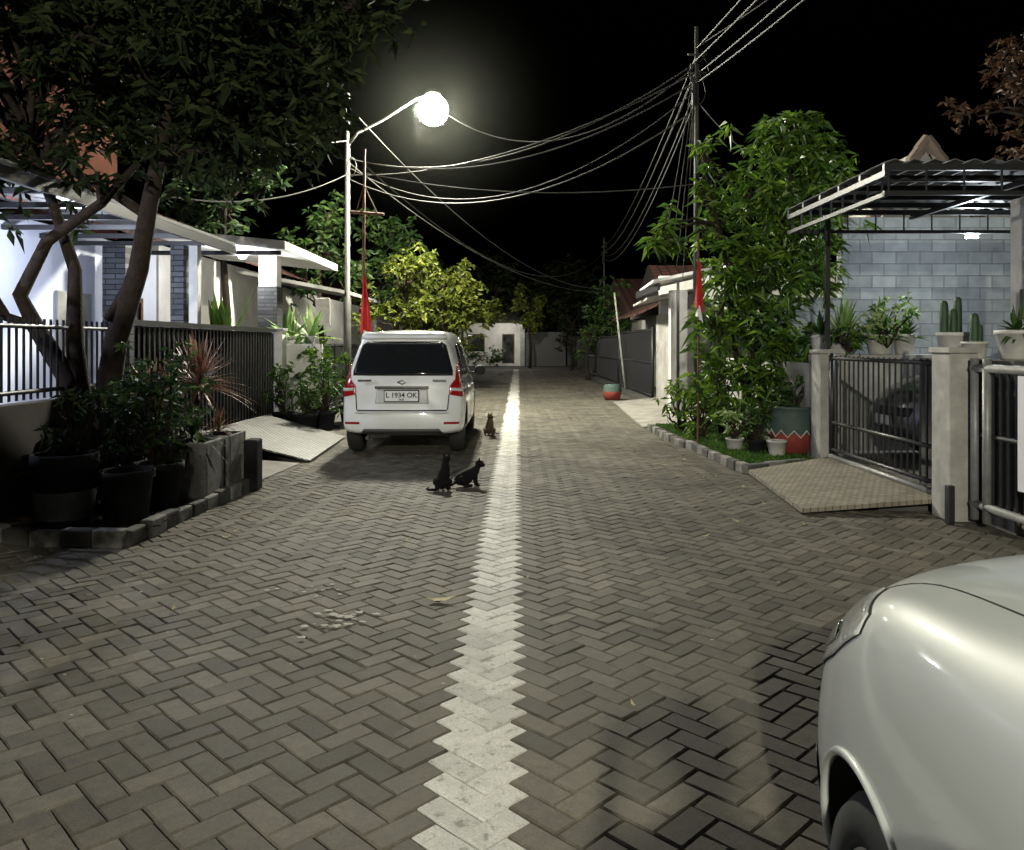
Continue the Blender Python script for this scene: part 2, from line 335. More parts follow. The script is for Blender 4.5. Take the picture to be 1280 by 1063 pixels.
# ---------------------------------------------------------------- cars
def lerp_tab(tab,z):
    xs=[t[0] for t in tab]; ys=[t[1] for t in tab]; return float(np.interp(z,xs,ys))
def build_car(name,spec,paint,loc,rotz=0,detail=True):
    E=empty(name,loc); E.rotation_euler[2]=rotz
    L=spec['L']; yr=spec['yr']; yf=spec['yf']
    rings=[]
    def Y(y,x,z,w):
        fr=max(0,1-y/1.3); ff=max(0,1-(L-y)/1.1)
        return y+fr*(lerp_tab(yr,z)+spec['cr']*(abs(x)/w)**3)-ff*(lerp_tab(yf,z)+spec['cf']*(abs(x)/.8)**2.2)
    def half(st):
        y,zb,w,zbelt,zr,wr=st
        zbelt=min(zbelt,zr-0.07)
        pts=[(0,zb),(w*.8,zb),(w*.965,zb+.05),(w*.99,zb+.16),(w,zb+(zbelt-zb)*.5),(w*.992,zbelt-(zbelt-zb)*.17),(w*.955,zbelt),(wr+(w*.955-wr)*.5,(zbelt+zr)/2),(wr,zr-.05),(wr*.86,zr-.008),(wr*.45,zr+.012),(0,zr+.018)]
        return pts
    for st in spec['st']:
        h=half(st); full=h+[(-x,z) for x,z in h[-2:0:-1]]
        rings.append([(x,Y(st[0],x,z,st[2]),z) for x,z in full])
    def cap(st,f,inv):
        h=half(st); full=h+[(-x,z) for x,z in h[-2:0:-1]]; zc=sum(p[1] for p in h)/len(h)
        r=[]
        for x,z in full:
            x2=x*f; z2=zc+(z-zc)*f; r.append((x2,Y(st[0],x2,z2,st[2]),z2))
        return r
    f0=spec['st'][0]; f1=spec['st'][-1]
    allr=[cap(f0,f,0) for f in (0.03,.3,.6,.85,.95)]+rings+[cap(f1,f,1) for f in (.95,.85,.6,.3,.03)]
    n=len(allr[0]); V=[p for r in allr for p in r]; F=[]
    for i in range(len(allr)-1):
        for k in range(n):
            a=i*n+k;b=i*n+(k+1)%n; F.append((a,b,b+n,a+n))
    F.append(tuple(reversed(range(n)))) ; F.append(tuple((len(allr)-1)*n+k for k in range(n)))
    body=obj('body',V,F,paint,None,True)
    bm=bmesh.new(); bm.from_mesh(body.data); bmesh.ops.recalc_face_normals(bm,faces=bm.faces); bm.to_mesh(body.data); bm.free()
    body.data.materials.append(M['blackm'])
    sb=body.modifiers.new('s','SUBSURF'); sb.levels=2; sb.render_levels=2
    apply_mods(body)
    bmf=bmesh.new(); bmf.from_mesh(body.data); bvh=BVHTree.FromBMesh(bmf); bmf.free()
    cut=bmesh.new()
    for wy in spec['axles']:
        for sx in (-1,1):
            mt=Matrix.Translation((sx*(spec['w']-.02),wy,spec['wr']+.01))@Matrix.Rotation(math.pi/2,4,'Y')
            bmesh.ops.create_cone(cut,cap_ends=True,segments=64,radius1=spec['wr']+.055,radius2=spec['wr']+.055,depth=.5,matrix=mt)
    cm=bpy.data.meshes.new('cut'); cut.to_mesh(cm); cut.free(); cm.materials.append(paint); cm.materials.append(M['blackm'])
    for p in cm.polygons: p.material_index=1
    co=bpy.data.objects.new('cut',cm); COL.objects.link(co)
    bo=body.modifiers.new('b','BOOLEAN'); bo.object=co; bo.operation='DIFFERENCE'; bo.solver='EXACT'
    apply_mods(body); bpy.data.objects.remove(co)
    body.data.polygons.foreach_set('use_smooth',[True]*len(body.data.polygons))
    try: body.data.set_sharp_from_angle(angle=math.radians(38))
    except Exception as e: print('sharp',e)
    body.parent=E
    mb=MB()
    for wy in spec['axles']:
        for sx in (-1,1):
            R=spec['wr']+.058; pts=[]
            for t in np.linspace(-.25,math.pi+.25,40):
                yy=wy+R*math.cos(t); zz=spec['wr']+.01+R*math.sin(t)
                hit,nr,_,_=bvh.ray_cast(Vector((sx*3,yy,zz)),Vector((-sx,0,0)))
                if hit is not None and abs(hit.x)>spec['w']*.6: pts.append((hit.x,yy,zz))
            if len(pts)>4: mb.tube(pts,.010,8)
    mb.make('arch_lips',paint,E,True)
    def panel(pn,poly,view,m,off=0.004,step=0.05,loop_only=False):
        d=Vector((math.cos(view),math.sin(view),0)); s=Vector((-d.y,d.x,0))
        C=Vector((0,L/2,0))
        b=bmesh.new(); vs=[b.verts.new((p[0],p[1],0)) for p in poly]; b.faces.new(vs)
        xs=[p[0] for p in poly]; zs=[p[1] for p in poly]
        for (lo,hi,no) in ((min(xs),max(xs),(1,0,0)),(min(zs),max(zs),(0,1,0))):
            k=int((hi-lo)/step)
            for i in range(1,k+1):
                q=lo+(hi-lo)*i/(k+1); pc=(q,0,0) if no[0] else (0,q,0)
                bmesh.ops.bisect_plane(b,geom=b.verts[:]+b.edges[:]+b.faces[:],plane_co=pc,plane_no=no)
        bad=[]
        for v in b.verts:
            o_=C+s*v.co.x+Vector((0,0,v.co.y))-d*5
            if abs(d.x)>.99: o_.y=v.co.x
            hit,nr,_,_=bvh.ray_cast(o_,d)
            if hit is None: bad.append(v); continue
            if nr.dot(d)>0: nr=-nr
            v.co=hit+nr*off
        bmesh.ops.delete(b,geom=bad,context='VERTS')
        bmesh.ops.recalc_face_normals(b,faces=b.faces)
        mm=bpy.data.meshes.new(pn); b.to_mesh(mm); b.free(); mm.materials.append(m)
        mm.polygons.foreach_set('use_smooth',[True]*len(mm.polygons))
        po=bpy.data.objects.new(pn,mm); COL.objects.link(po); po.parent=E
        so=po.modifiers.new('t','SOLIDIFY'); so.thickness=off*0.9; so.offset=0
        return po
    for i,wy in enumerate(spec['axles']):
        for sx in (-1,1):
            wr=spec['wr']; xo=spec['w']-.13
            mb=MB(); prof=[(.19,-.10),(wr*.9,-.10),(wr*.98,-.07),(wr,-.03),(wr,.03),(wr*.98,.07),(wr*.9,.10),(wr*.66,.10),(wr*.62,.085),(.19,.085)]
            mb.lathe(prof,(0,0,0),40); w=mb.make('tyre_%d%s'%(i,'l' if sx<0 else 'r'),M['tyre'],E,True)
            w.rotation_euler=(0,sx*math.pi/2,0); w.location=(sx*xo,wy,wr)
            mb=MB(); mb.lathe([(wr*.64,.03),(wr*.64,.092),(wr*.58,.095),(wr*.56,.05)],(0,0,0),40); mb.lathe([(0.001,.085),(.03,.085),(.045,.07),(.045,.03)],(0,0,0),20)
            for q in range(7):
                t=6.283*q/7; a=Vector((math.cos(t),math.sin(t),0)); b_=Vector((-a.y,a.x,0))
                p0=a*.03+Vector((0,0,.07)); p1=a*wr*.6+Vector((0,0,.08)); n0=len(mb.v)
                for p,ww in ((p0,.018),(p1,.03)):
                    mb.v+=[tuple(p-b_*ww),tuple(p+b_*ww),tuple(p+b_*ww-Vector((0,0,.03))),tuple(p-b_*ww-Vector((0,0,.03)))]
                mb.f+=[(n0,n0+1,n0+5,n0+4),(n0+1,n0+2,n0+6,n0+5),(n0+3,n0,n0+4,n0+7)]
            r=mb.make('rim_%d%s'%(i,'l' if sx<0 else 'r'),M['rim'],E); r.rotation_euler=(0,sx*math.pi/2,0); r.location=(sx*xo,wy,wr)
            d=MB().lathe([(0.001,.0),(wr*.6,.0)],(0,0,0),30).make('brake_disc',M['blackm'],E); d.rotation_euler=(0,sx*math.pi/2,0); d.location=(sx*xo,wy,wr)
    return E,panel,bvh
mpv=dict(L=4.19,w=.83,wr=.315,axles=(.66,3.42),cr=.10,cf=.28,
  yr=[(.2,.09),(.3,.02),(.42,0),(.58,.01),(.64,.07),(.9,.085),(1.05,.12),(1.3,.22),(1.5,.33),(1.62,.38),(1.7,.42)],
  yf=[(.2,.12),(.35,.02),(.55,0),(.75,.06),(.95,.2)],
  st=[(0,.31,.79,1.0,1.60,.56),(.07,.28,.815,1.0,1.635,.585),(.25,.26,.828,.99,1.665,.61),(.8,.23,.83,.98,1.685,.63),(1.6,.2,.83,.96,1.69,.64),(2.3,.2,.83,.95,1.67,.635),(2.75,.2,.83,.94,1.56,.62),(3.1,.2,.83,.93,1.24,.65),(3.35,.2,.825,.92,1.04,.68),(3.7,.21,.82,.88,.98,.68),(4.0,.22,.79,.8,.90,.66),(4.19,.26,.74,.7,.78,.62)])
E,panel,bvh=build_car('parked_car',mpv,M['carw'],(-1.47,10.6,0))
R_=math.pi/2
panel('rear_window',[(-.67,1.07),(.67,1.07),(.672,1.13),(.57,1.48),(.50,1.53),(-.50,1.53),(-.57,1.48),(-.672,1.13)],R_,M['glass'],.005)
for sx in (-1,1):
    panel('tail_lamp',[(sx*.815,.78),(sx*.625,.82),(sx*.63,.93),(sx*.70,1.02),(sx*.715,1.24),(sx*.775,1.25),(sx*.812,1.0)],R_,M['tail'],.009,.03)
    panel('tail_lamp_clear',[(sx*.80,.86),(sx*.65,.87),(sx*.65,.91),(sx*.80,.90)],R_,M['potw'],.015,.03)
    panel('bumper_reflector',[(sx*.76,.43),(sx*.56,.43),(sx*.56,.46),(sx*.76,.46)],R_,M['tail'],.006,.03)
panel('tailgate_gap_low',[(-.6,.603),(.6,.603),(.6,.619),(-.6,.619)],R_,M['gap'],.003,.04)
for sx in (-1,1):
    panel('tailgate_gap_side',[(sx*.60,.617),(sx*.614,.617),(sx*.632,.82),(sx*.618,.82)],R_,M['gap'],.003,.04)
panel('bumper_lower',[(-.55,.31),(.55,.31),(.5,.37),(-.5,.37)],R_,M['plastic'],.006,.04)
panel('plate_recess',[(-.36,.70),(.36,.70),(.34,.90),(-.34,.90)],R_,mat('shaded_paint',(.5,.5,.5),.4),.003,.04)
box('garnish',-.36,.36,.050,.095,.90,.935,M['chrome'],E)
box('plate_frame',-.235,.235,.030,.060,.725,.885,M['blackm'],E)
box('licence_plate',-.222,.222,.024,.031,.738,.872,mat('plate_white',(.75,.75,.75),.5),E,0)
def text(body,size,loc,rot,m,parent,name='lettering',ext=.001):
    c=bpy.data.curves.new(name,'FONT'); c.body=body; c.size=size; c.align_x='CENTER'; c.align_y='CENTER'; c.extrude=ext; c.offset=.0015; c.materials.append(m)
    t=bpy.data.objects.new(name,c); t.location=loc; t.rotation_euler=rot; COL.objects.link(t); t.parent=parent; return t
text('L 1934 OK',.092,(0,.021,.815),(math.pi/2,0,0),M['blackm'],E,'plate_text',.0015)
text('10 27',.03,(0,.021,.757),(math.pi/2,0,0),M['blackm'],E,'plate_text',.0015)
t=MB().tube([(-.06,.085,.985),(.0,.078,1.01),(.06,.085,.985),(0,.078,.96),(-.06,.085,.985)],.008,6).make('emblem',M['chrome'],E)
for a in (-.5,.5): box('model_badge',a-.09,a+.09,.07,.10,1.0,1.022,M['chrome'],E,0)
MB().tube([(0.02,.13,1.085),(.12,.165,1.13),(.36,.195,1.16)],.009,6).make('rear_wiper',M['blackm'],E)
panel('spoiler_lip',[(-.55,1.545),(.55,1.545),(.52,1.60),(-.52,1.60)],R_,M['carw'],.055,.05)
box('rear_bumper_step',-.62,.62,.002,.08,.583,.601,M['carw'],E,.008)
MB().tube([(-.45,.15,.27),(-.45,-.0,.25)],.025,10).make('exhaust',M['steel'],E)
for v,sg in ((math.pi,1),(0,-1)):
    W1=[[(.50,1.03),(1.02,1.03),(1.02,1.50),(.72,1.48)],[(1.09,1.02),(1.90,1.01),(1.90,1.52),(1.09,1.51)],[(1.98,1.01),(2.98,.99),(2.86,1.12),(2.55,1.40),(2.42,1.51),(1.98,1.52)]]
    for k,p in enumerate(W1): panel('side_window_%d'%k,p,v,M['glass'],.004,.06)
    for yy in (1.05,1.94,3.02): panel('door_gap',[(yy,.35 if yy>1.1 else .7),(yy+.009,.35 if yy>1.1 else .7),(yy+.009,1.0),(yy,1.0)],v,M['gap'],.002,.1)
    for yy in (1.15,2.05):
        h=box('door_handle',sg*.825,sg*.855,yy,yy+.18,.86,.885,M['carw'],E)
    o=MB().lathe([(.001,-.09),(.06,-.08),(.085,-.03),(.085,.03),(.06,.08),(.001,.09)],(0,0,0),14).make('door_mirror',M['blackm'],E,True)
    o.location=(sg*.93,2.86,1.06); o.rotation_euler=(0,math.pi/2,0); o.scale=(1,.6,1)
    box('mirror_arm',min(sg*.78,sg*.9),max(sg*.78,sg*.9),2.84,2.90,1.0,1.03,M['blackm'],E)
    panel('sill_trim',[(1.15,.21),(3.05,.21),(3.05,.30),(1.15,.30)],v,M['plastic'],.004,.1)
panel('windscreen',[(-.58,1.06),(.58,1.06),(.5,1.5),(-.5,1.5)],-R_,M['glass'],.004,.06)

def side_detail(panel,E,L,wy,near=False):
    for v,sg in ((math.pi,1),(0,-1)):
        for k,p in enumerate([[(.55,1.04),(1.40,1.02),(1.40,1.40),(.8,1.38)],[(1.48,1.02),(2.3,1.0),(1.95,1.37),(1.48,1.41)]]): panel('side_window_%d'%k,p,v,M['glass'],.004,.06)
        for yy in (1.44,2.40): panel('door_gap',[(yy,.3),(yy+.007,.3),(yy+.007,.99),(yy,.99)],v,M['gap'],.002,.1)
        o=MB().lathe([(.001,-.09),(.06,-.08),(.08,-.03),(.08,.03),(.06,.08),(.001,.09)],(0,0,0),14).make('door_mirror',M['cars'] if near else M['cark'],E,True)
        o.location=(sg*.94,1.86,1.06); o.rotation_euler=(0,math.pi/2,0); o.scale=(1,.6,1)
    for sg in (-1,1):
        ang=math.radians(-38) if sg<0 else math.radians(-142)
        d=Vector((math.cos(ang),math.sin(ang),0)); s=Vector((-d.y,d.x,0)); so=s.dot(Vector((sg*.70,L-.42-L/2,0)))
        q=[(-.32,.925),(-.35,.89),(-.19,.77),(.02,.66),(.17,.61),(.25,.65),(.23,.75),(.06,.86),(-.13,.93)]
        if sg>0: q=[(-x,z) for x,z in q]
        cx=sum(p[0] for p in q)/len(q); cz=sum(p[1] for p in q)/len(q)
        panel('headlight_rim',[(so+cx+(x-cx)*1.02,cz+(z-cz)*1.035) for x,z in q],ang,M['gap'],.001,.02)
        panel('headlight',[(so+x,z) for x,z in q],ang,M['lens'],.005,.02)
        q2=[(cx+(x-cx)*.4+.03*-sg*-1,cz-.01+(z-cz)*.35) for x,z in q]
        panel('headlight_reflector',[(so+x,z) for x,z in q2],ang,M['chrome'],.008,.02)
        panel('fog_lamp',[(so+x*.5,z) for x,z in ((-.1,.33),(.1,.33),(.14,.40),(.1,.45),(-.1,.45))],ang,M['blackm'],.004,.03)
    panel('grille',[(-.40,.56),(.40,.56),(.44,.66),(-.44,.66)],-R_,M['blackm'],.004,.04)
    panel('lower_grille',[(-.45,.26),(.45,.26),(.38,.42),(-.38,.42)],-R_,M['blackm'],.004,.04)
    panel('windscreen',[(-.60,1.13),(.60,1.13),(.5,1.44),(-.5,1.44)],-R_,M['glass'],.004,.06)
hat=dict(L=3.93,w=.86,wr=.30,axles=(.70,3.02),cr=.08,cf=.34,
  yr=[(.2,.1),(.4,0),(.8,.05),(1.1,.1),(1.4,.3)],
  yf=[(.18,.14),(.3,.03),(.45,0),(.6,.02),(.75,.06),(.88,.13),(.97,.22)],
  st=[(0,.25,.80,.97,1.42,.60),(.08,.22,.83,.97,1.45,.63),(.3,.2,.855,.97,1.49,.64),(.9,.19,.86,.96,1.52,.65),(1.6,.19,.86,.95,1.53,.65),(1.95,.19,.86,.96,1.47,.64),(2.3,.19,.86,.97,1.27,.64),(2.6,.19,.86,.97,1.12,.68),(2.9,.19,.862,.965,1.085,.71),(3.25,.19,.862,.94,1.06,.71),(3.55,.2,.84,.88,1.01,.70),(3.78,.21,.80,.80,.94,.66),(3.93,.24,.76,.72,.84,.60)])
E,panel,bvh=build_car('silver_car',hat,M['cars'],(1.32,-1.52,0),math.radians(-4))
side_detail(panel,E,3.93,3.02,True)
mb=MB()
for sg in (-1,1):
    pts=[]
    for yy in np.linspace(2.5,3.72,18):
        xx=sg*(.68-.10*max(0,(yy-3.3)/.5)**2)
        hit,nr,_,_=bvh.ray_cast(Vector((xx,yy,3)),Vector((0,0,-1)))
        if hit is not None: pts.append(tuple(hit+Vector((0,0,-.0005))))
    mb.tube(pts,.0025,6)
mb.make('bonnet_gap',M['gap'],E)
E,panel,bvh=build_car('dark_car',hat,M['cark'],(8.25,9.3,0.12),math.radians(90))
side_detail(panel,E,3.93,3.02)
box('plate',-.2,.2,3.93,3.945,.45,.56,M['potw'],E)

# ---------------------------------------------------------------- cats
def cat(loc,rot,m,pose='sit',head_turn=0.0):
    E=empty('cat',loc); E.rotation_euler[2]=rot
    B=[]
    if pose=='sit':
        B+=[((-.055,0,.075),.068,(.0,0,.14),.062),((.0,0,.14),.062,(.055,0,.205),.05),((.055,0,.205),.05,(.075,0,.255),.034)]
        hc=Vector((.095,0,.285))
        for s in(-1,1):
            B+=[((.055,s*.025,.19),.030,(.07,s*.028,.10),.019),((.07,s*.028,.10),.019,(.072,s*.028,.018),.014),((.075,s*.028,.014),.015,(.098,s*.028,.013),.014)]
            B+=[((-.06,s*.045,.08),.045,(.01,s*.062,.075),.035),((.01,s*.062,.075),.03,(-.035,s*.062,.02),.016),((-.035,s*.062,.016),.016,(.04,s*.062,.013),.015)]
        tail=[(-.10,0,.04),(-.15,.03,.018),(-.15,.10,.014),(-.09,.145,.014),(-.02,.15,.014)]
    else:
        B+=[((-.09,0,.085),.070,(.0,0,.125),.068),((.0,0,.125),.066,(.075,0,.165),.054),((.075,0,.165),.05,(.11,0,.215),.034)]
        hc=Vector((.135,0,.245))
        for s in(-1,1):
            B+=[((.07,s*.03,.14),.032,(.08,s*.033,.07),.019),((.08,s*.033,.07),.019,(.09,s*.033,.018),.014),((.09,s*.033,.014),.015,(.115,s*.033,.013),.014)]
            B+=[((-.09,s*.05,.085),.05,(-.01,s*.066,.08),.036),((-.01,s*.066,.08),.03,(-.065,s*.066,.025),.016),((-.065,s*.066,.016),.016,(.02,s*.066,.013),.015)]
        tail=[(-.14,0,.06),(-.18,.0,.03),(-.24,.03,.016),(-.27,.09,.014),(-.24,.14,.016)]
    for i in range(len(tail)-1): B.append((tail[i],.017-.002*i,tail[i+1],.015-.002*i))
    Rm=Matrix.Rotation(head_turn,3,'Z'); h=lambda v: tuple(hc+Rm@Vector(v))
    B+=[(h((-.012,0,0)),.042,h((.012,0,-.002)),.038),(h((.02,0,-.012)),.024,h((.042,0,-.016)),.017)]
    for s in (-1,1):
        B+=[(h((.015,s*.02,-.012)),.02,h((.02,s*.018,-.012)),.018)]
        for k in range(4): B.append((h((-.008+.002*k,s*(.024+.002*k),.03+k*.009)),.013-.0028*k,h((-.008,s*(.025+.002*k),.036+k*.009)),.011-.0028*k))
    o=organic('body',B,.0052,m,E,4)
    for s in (-1,1):
        mb=bmesh.new(); bmesh.ops.create_uvsphere(mb,u_segments=10,v_segments=8,radius=.007); me=bpy.data.meshes.new('eye'); mb.to_mesh(me); mb.free(); me.materials.append(M['eye'])
        e=bpy.data.objects.new('eye',me); e.location=h((.036,s*.018,.006)); COL.objects.link(e); e.parent=E
    mb=MB()
    for s in (-1,1):
        for k in range(3): mb.tube([h((.045,s*.012,-.014)),h((.05,s*.06,-.02+.012*k))],.0008,4)
    mb.make('whiskers',M['catk'],E)
    return E
cat((-0.71,8.25,0.0),math.radians(75),M['catk'],'sit',0.5).scale=(1.0,1.0,1.05)
cat((-0.46,8.42,0.0),math.radians(20),M['catk'],'crouch',-0.3).scale=(.95,.95,.95)
cat((-0.37,13.15,0.0),math.radians(-80),M['cato'],'sit',0.2).scale=(1.1,1.1,1.1)

# ---------------------------------------------------------------- photographer (behind the camera, casts the shadow)
E=empty('person',(0.12,-0.42,0))
B=[((0,0,.98),.135,(0,0,1.12),.125),((0,0,1.12),.125,(0,.01,1.36),.15),((-.12,0,1.38),.09,(.12,0,1.38),.09),((0,0,1.45),.055,(0,.02,1.53),.05),((0,.03,1.60),.085,(0,.035,1.655),.09),((0,.115,1.6),.014,(0,.12,1.58),.016)]
for s in (-1,1):
    B+=[((s*.085,0,.95),.10,(s*.10,.01,.52),.06),((s*.10,.01,.52),.058,(s*.11,-.02,.09),.04),((s*.11,-.03,.045),.04,(s*.12,.15,.03),.034)]
    B+=[((s*.19,0,1.40),.06,(s*.24,.10,1.16),.043),((s*.24,.10,1.16),.041,(s*.10-.07,.31,1.42),.028),((s*.09-.08,.32,1.44),.026,(s*.085-.09,.345,1.49),.022),((s*.09,.03,1.61),.016,(s*.09,.03,1.64),.016)]
    for f in range(4): B.append(((s*.085-.09,.34,1.475+.016*f),.009,(s*.045-.09,.385,1.48+.016*f),.007))
    B.append(((s*.08-.09,.33,1.45),.011,(s*.04-.09,.335,1.475),.008))
o=organic('body',B,.012,M['shirt'],E,4); apply_mods(o)
for q in ('skin','trouser','blackm'): o.data.materials.append(M[q])
for p in o.data.polygons:
    c=p.center
    p.material_index = (3 if (c.z>1.66 or (c.z>1.56 and c.y<.02)) else 1) if c.z>1.49 else (2 if c.z<.98 else (1 if c.y>.2 else 0))
    if c.z<.07: p.material_index=3
box('phone',-.19,-.03,.375,.384,1.455,1.535,M['blackm'],E)

# ---------------------------------------------------------------- street lamps and poles
LC=(1.0,0.97,0.80)
def street_lamp(base,head,e,globe=0.30,col=LC,mesh_emit=False):
    E=empty('street_lamp'); bx,by=base; hx,hy,hz=head; top=hz-.55
    MB().tube([(bx,by,-.1),(bx,by,2.5),(bx,by,2.52),(bx,by,hz+.35)],[.085,.08,.062,.055],14).make('pole',M['steel'],E,True)
    MB().tube([(bx,by,top-.25),(bx+(hx-bx)*.12,by,top+.05),(bx+(hx-bx)*.4,by,top+.3),(bx+(hx-bx)*.8,by,hz+.22),(hx-.1*(1 if hx>bx else -1),by,hz+.3)],[.04,.035,.03,.03,.03],10).make('arm',M['steel'],E,True)
    MB().lathe([(.001,.42),(.08,.41),(.14,.37),(.17,.33),(.17,.30)],(hx,hy,hz),24).make('housing',M['steel'],E,True)
    prof=[(globe*math.sin(t),globe*math.cos(t)-.02) for t in np.linspace(.5,3.13,9)]
    st=e/(39.48*globe*globe) if mesh_emit else 60
    m=bpy.data.materials.new('lit_globe'); m.use_nodes=True; nt=m.node_tree; em=nt.nodes.new('ShaderNodeEmission'); em.inputs[0].default_value=(*col,1); em.inputs[1].default_value=st
    nt.links.new(em.outputs[0],nt.nodes['Material Output'].inputs['Surface'])
    MB().lathe(prof,(hx,hy,hz),20).make('lamp_globe',m,E,True)
    if not mesh_emit: light('lamp_light',(hx,hy,hz-globe-.2),e,col,.10,parent=E)
    return E
street_lamp((-3.56,17.3),(-1.71,17.3,6.57),7600,.33,mesh_emit=True)  # globe oversized: its shape also stands in for the lamp's glare
street_lamp((-2.9,-7.0),(-1.0,-7.0,5.25),5000,.26)
# added scattering sphere standing in for the lamp's glare, thinning outward
HR=3.4
bm=bmesh.new(); bmesh.ops.create_icosphere(bm,subdivisions=3,radius=HR); me=bpy.data.meshes.new('lamp_halo'); bm.to_mesh(me); bm.free()
m=bpy.data.materials.new('halo_volume'); m.use_nodes=True; nt=m.node_tree; nt.nodes.remove(nt.nodes['Principled BSDF']); vs=nt.nodes.new('ShaderNodeVolumeScatter'); vs.inputs['Color'].default_value=(.95,1,.85,1)
tc=nt.nodes.new('ShaderNodeTexCoord'); mp=nt.nodes.new('ShaderNodeMapping'); mp.inputs['Scale'].default_value=(1/HR,1/HR,1/HR); gr=nt.nodes.new('ShaderNodeTexGradient'); gr.gradient_type='SPHERICAL'
pw=nt.nodes.new('ShaderNodeMath'); pw.operation='POWER'; pw.inputs[1].default_value=2.6; mlt=nt.nodes.new('ShaderNodeMath'); mlt.operation='MULTIPLY'; mlt.inputs[1].default_value=.0022
nt.links.new(tc.outputs['Object'],mp.inputs[0]); nt.links.new(mp.outputs[0],gr.inputs[0]); nt.links.new(gr.outputs['Fac'],pw.inputs[0]); nt.links.new(pw.outputs[0],mlt.inputs[0]); nt.links.new(mlt.outputs[0],vs.inputs['Density'])
nt.links.new(vs.outputs[0],nt.nodes['Material Output'].inputs['Volume']); me.materials.append(m)
hzo=bpy.data.objects.new('lamp_halo',me); hzo.location=(-1.71,17.3,6.55); COL.objects.link(hzo)
E=empty('flag_pole')
MB().tube([(-2.80,15.2,0),(-2.82,15.2,3.2),(-2.80,15.2,5.2)],[.035,.03,.022],8).make('bamboo_pole',M['wood'],E,True)
MB().tube([(-3.08,15.15,4.0),(-2.42,15.15,3.95)],.03,6).make('cross_arm',M['wood'],E)
MB().tube([(-2.95,15.15,4.0),(-2.80,15.15,4.5)],.012,6).tube([(-2.55,15.15,3.97),(-2.80,15.15,4.5)],.012,6).make('brace',M['wood'],E)
def furled(mb,x,y,z0,z1,w,k=14):
    n0=len(mb.v); cols=8
    for i in range(k+1):
        f=i/k; z=z1+(z0-z1)*f; ww=w*(.25+.75*f)
        for j in range(cols+1):
            g_=j/cols; mb.v.append((x+ww*(g_-.35),y+.05*math.sin(g_*12+f*2)*(f+.2),z-.10*g_*f))
    for i in range(k):
        for j in range(cols):
            a=n0+i*(cols+1)+j; mb.f.append((a,a+1,a+cols+2,a+cols+1))
mb=MB(); furled(mb,-2.80,15.13,1.72,2.78,.24); mb.make('flag_red',M['red'],E,True)
mb=MB(); furled(mb,-2.79,15.10,1.55,1.75,.2); mb.make('flag_white',M['whitecl'],E,True)
def upole(x,y,h,arms=True):
    E=empty('utility_pole')
    MB().tube([(x,y,-.1),(x,y,h*.6),(x,y,h)],[.055,.045,.03],12).make('pole',M['steel'],E,True)
    mb=MB()
    for z in (h-.45,h-.75): mb.tube([(x-.14,y,z),(x+.16,y,z)],.02,6)
    for z in (h-.3,h-.5,h-.7,h-.9): mb.lathe([(.001,0),(.035,0),(.02,.03),(.04,.045),(.02,.075),(.001,.08)],(x+.09*random.choice((-1,1)),y-.06,z),10)
    mb.make('insulators',M['concd'],E)
    MB().tube([(x-.05,y-.07,h-1.3),(x-.05,y-.07,h-.95)],.05,8).make('junction_box',M['blackm'],E)
    return E
upole(3.0,13,6.65); upole(4.6,40,6.8); upole(4.6,-12,6.8)
def wire(mb,p,q,sag,r=.012,n=24):
    p=Vector(p);q=Vector(q); mb.tube([p.lerp(q,i/n)+Vector((0,0,-4*sag*(i/n)*(1-i/n))) for i in range(n+1)],r,5,False)
mb=MB()
wire(mb,(2.97,13,6.05),(-3.5,17.3,5.5),.75); wire(mb,(2.97,13,5.9),(-3.5,17.3,5.15),.45); wire(mb,(2.97,13,5.75),(-2.8,15.2,4.95),.6)
wire(mb,(2.97,13,5.3),(-3.5,17.3,5.05),.95); wire(mb,(2.97,13,6.0),(-1.9,17.3,6.85),1.1)
wire(mb,(3.0,13,4.1),(-2.8,15.2,4.75),.25,.009); wire(mb,(2.97,13,5.6),(-3.5,17.3,5.3),1.15,.009)
wire(mb,(-3.5,17.3,6.6),(4.3,34,3.9),1.2); wire(mb,(-3.5,17.3,5.4),(4.0,30,3.5),.9)
wire(mb,(-2.8,15.2,4.9),(4.5,40,6.0),1.6,.014)
for i,(dz,dx) in enumerate(((0,0),(-.15,.1),(-.3,-.1),(-.5,.05),(-.7,0))):
    wire(mb,(3.0+dx*.4,13,6.2+dz),(4.6+dx,40,6.35+dz*.9),.5+.1*i,.011)
    wire(mb,(3.0+dx*.6,13,6.3+dz*.8),(4.6+dx*3,-12,6.5+dz*.6),.35+.12*i,.013)
wire(mb,(3.05,13,6.35),(7.2,4,8.2),.3,.01)
wire(mb,(-3.5,17.3,5.2),(-5.6,13,3.9),.3); wire(mb,(-3.5,17.3,5.9),(-7.2,11,5.2),.4); wire(mb,(-3.5,17.3,6.3),(-5,2,6.4),.4)
wire(mb,(2.97,13,5.5),(4.6,11.0,3.4),.3,.01); wire(mb,(2.97,13,5.2),(2.95,13,2.2),-.01,.012)
for k in range(4): wire(mb,(2.95,13,5.9-.25*k),(2.6+.1*k,13.6,3.2-.2*k),.05,.008,10)
for (cx,cy,cz,r) in ((3.02,12.95,5.6,.22),(3.1,12.95,5.95,.16),(-3.45,17.2,5.3,.2)):
    mb.tube([(cx+r*math.cos(t)*.5,cy+.03*math.sin(3*t),cz+r*math.sin(t)) for t in np.linspace(0,6.283*1.7,34)],.009,5,False)
mb.make('overhead_wires',mat('wire_insulation',(.045,.045,.04),.7,spec=.2))
E=empty('leaning_post'); MB().tube([(3.55,25,0),(3.2,25,3.1)],[.035,.03],8).make('post',M['whited'],E,True)
E=empty('flag'); MB().tube([(2.60,11.2,.1),(2.60,11.15,3.0)],.014,8).make('staff',M['wood'],E)
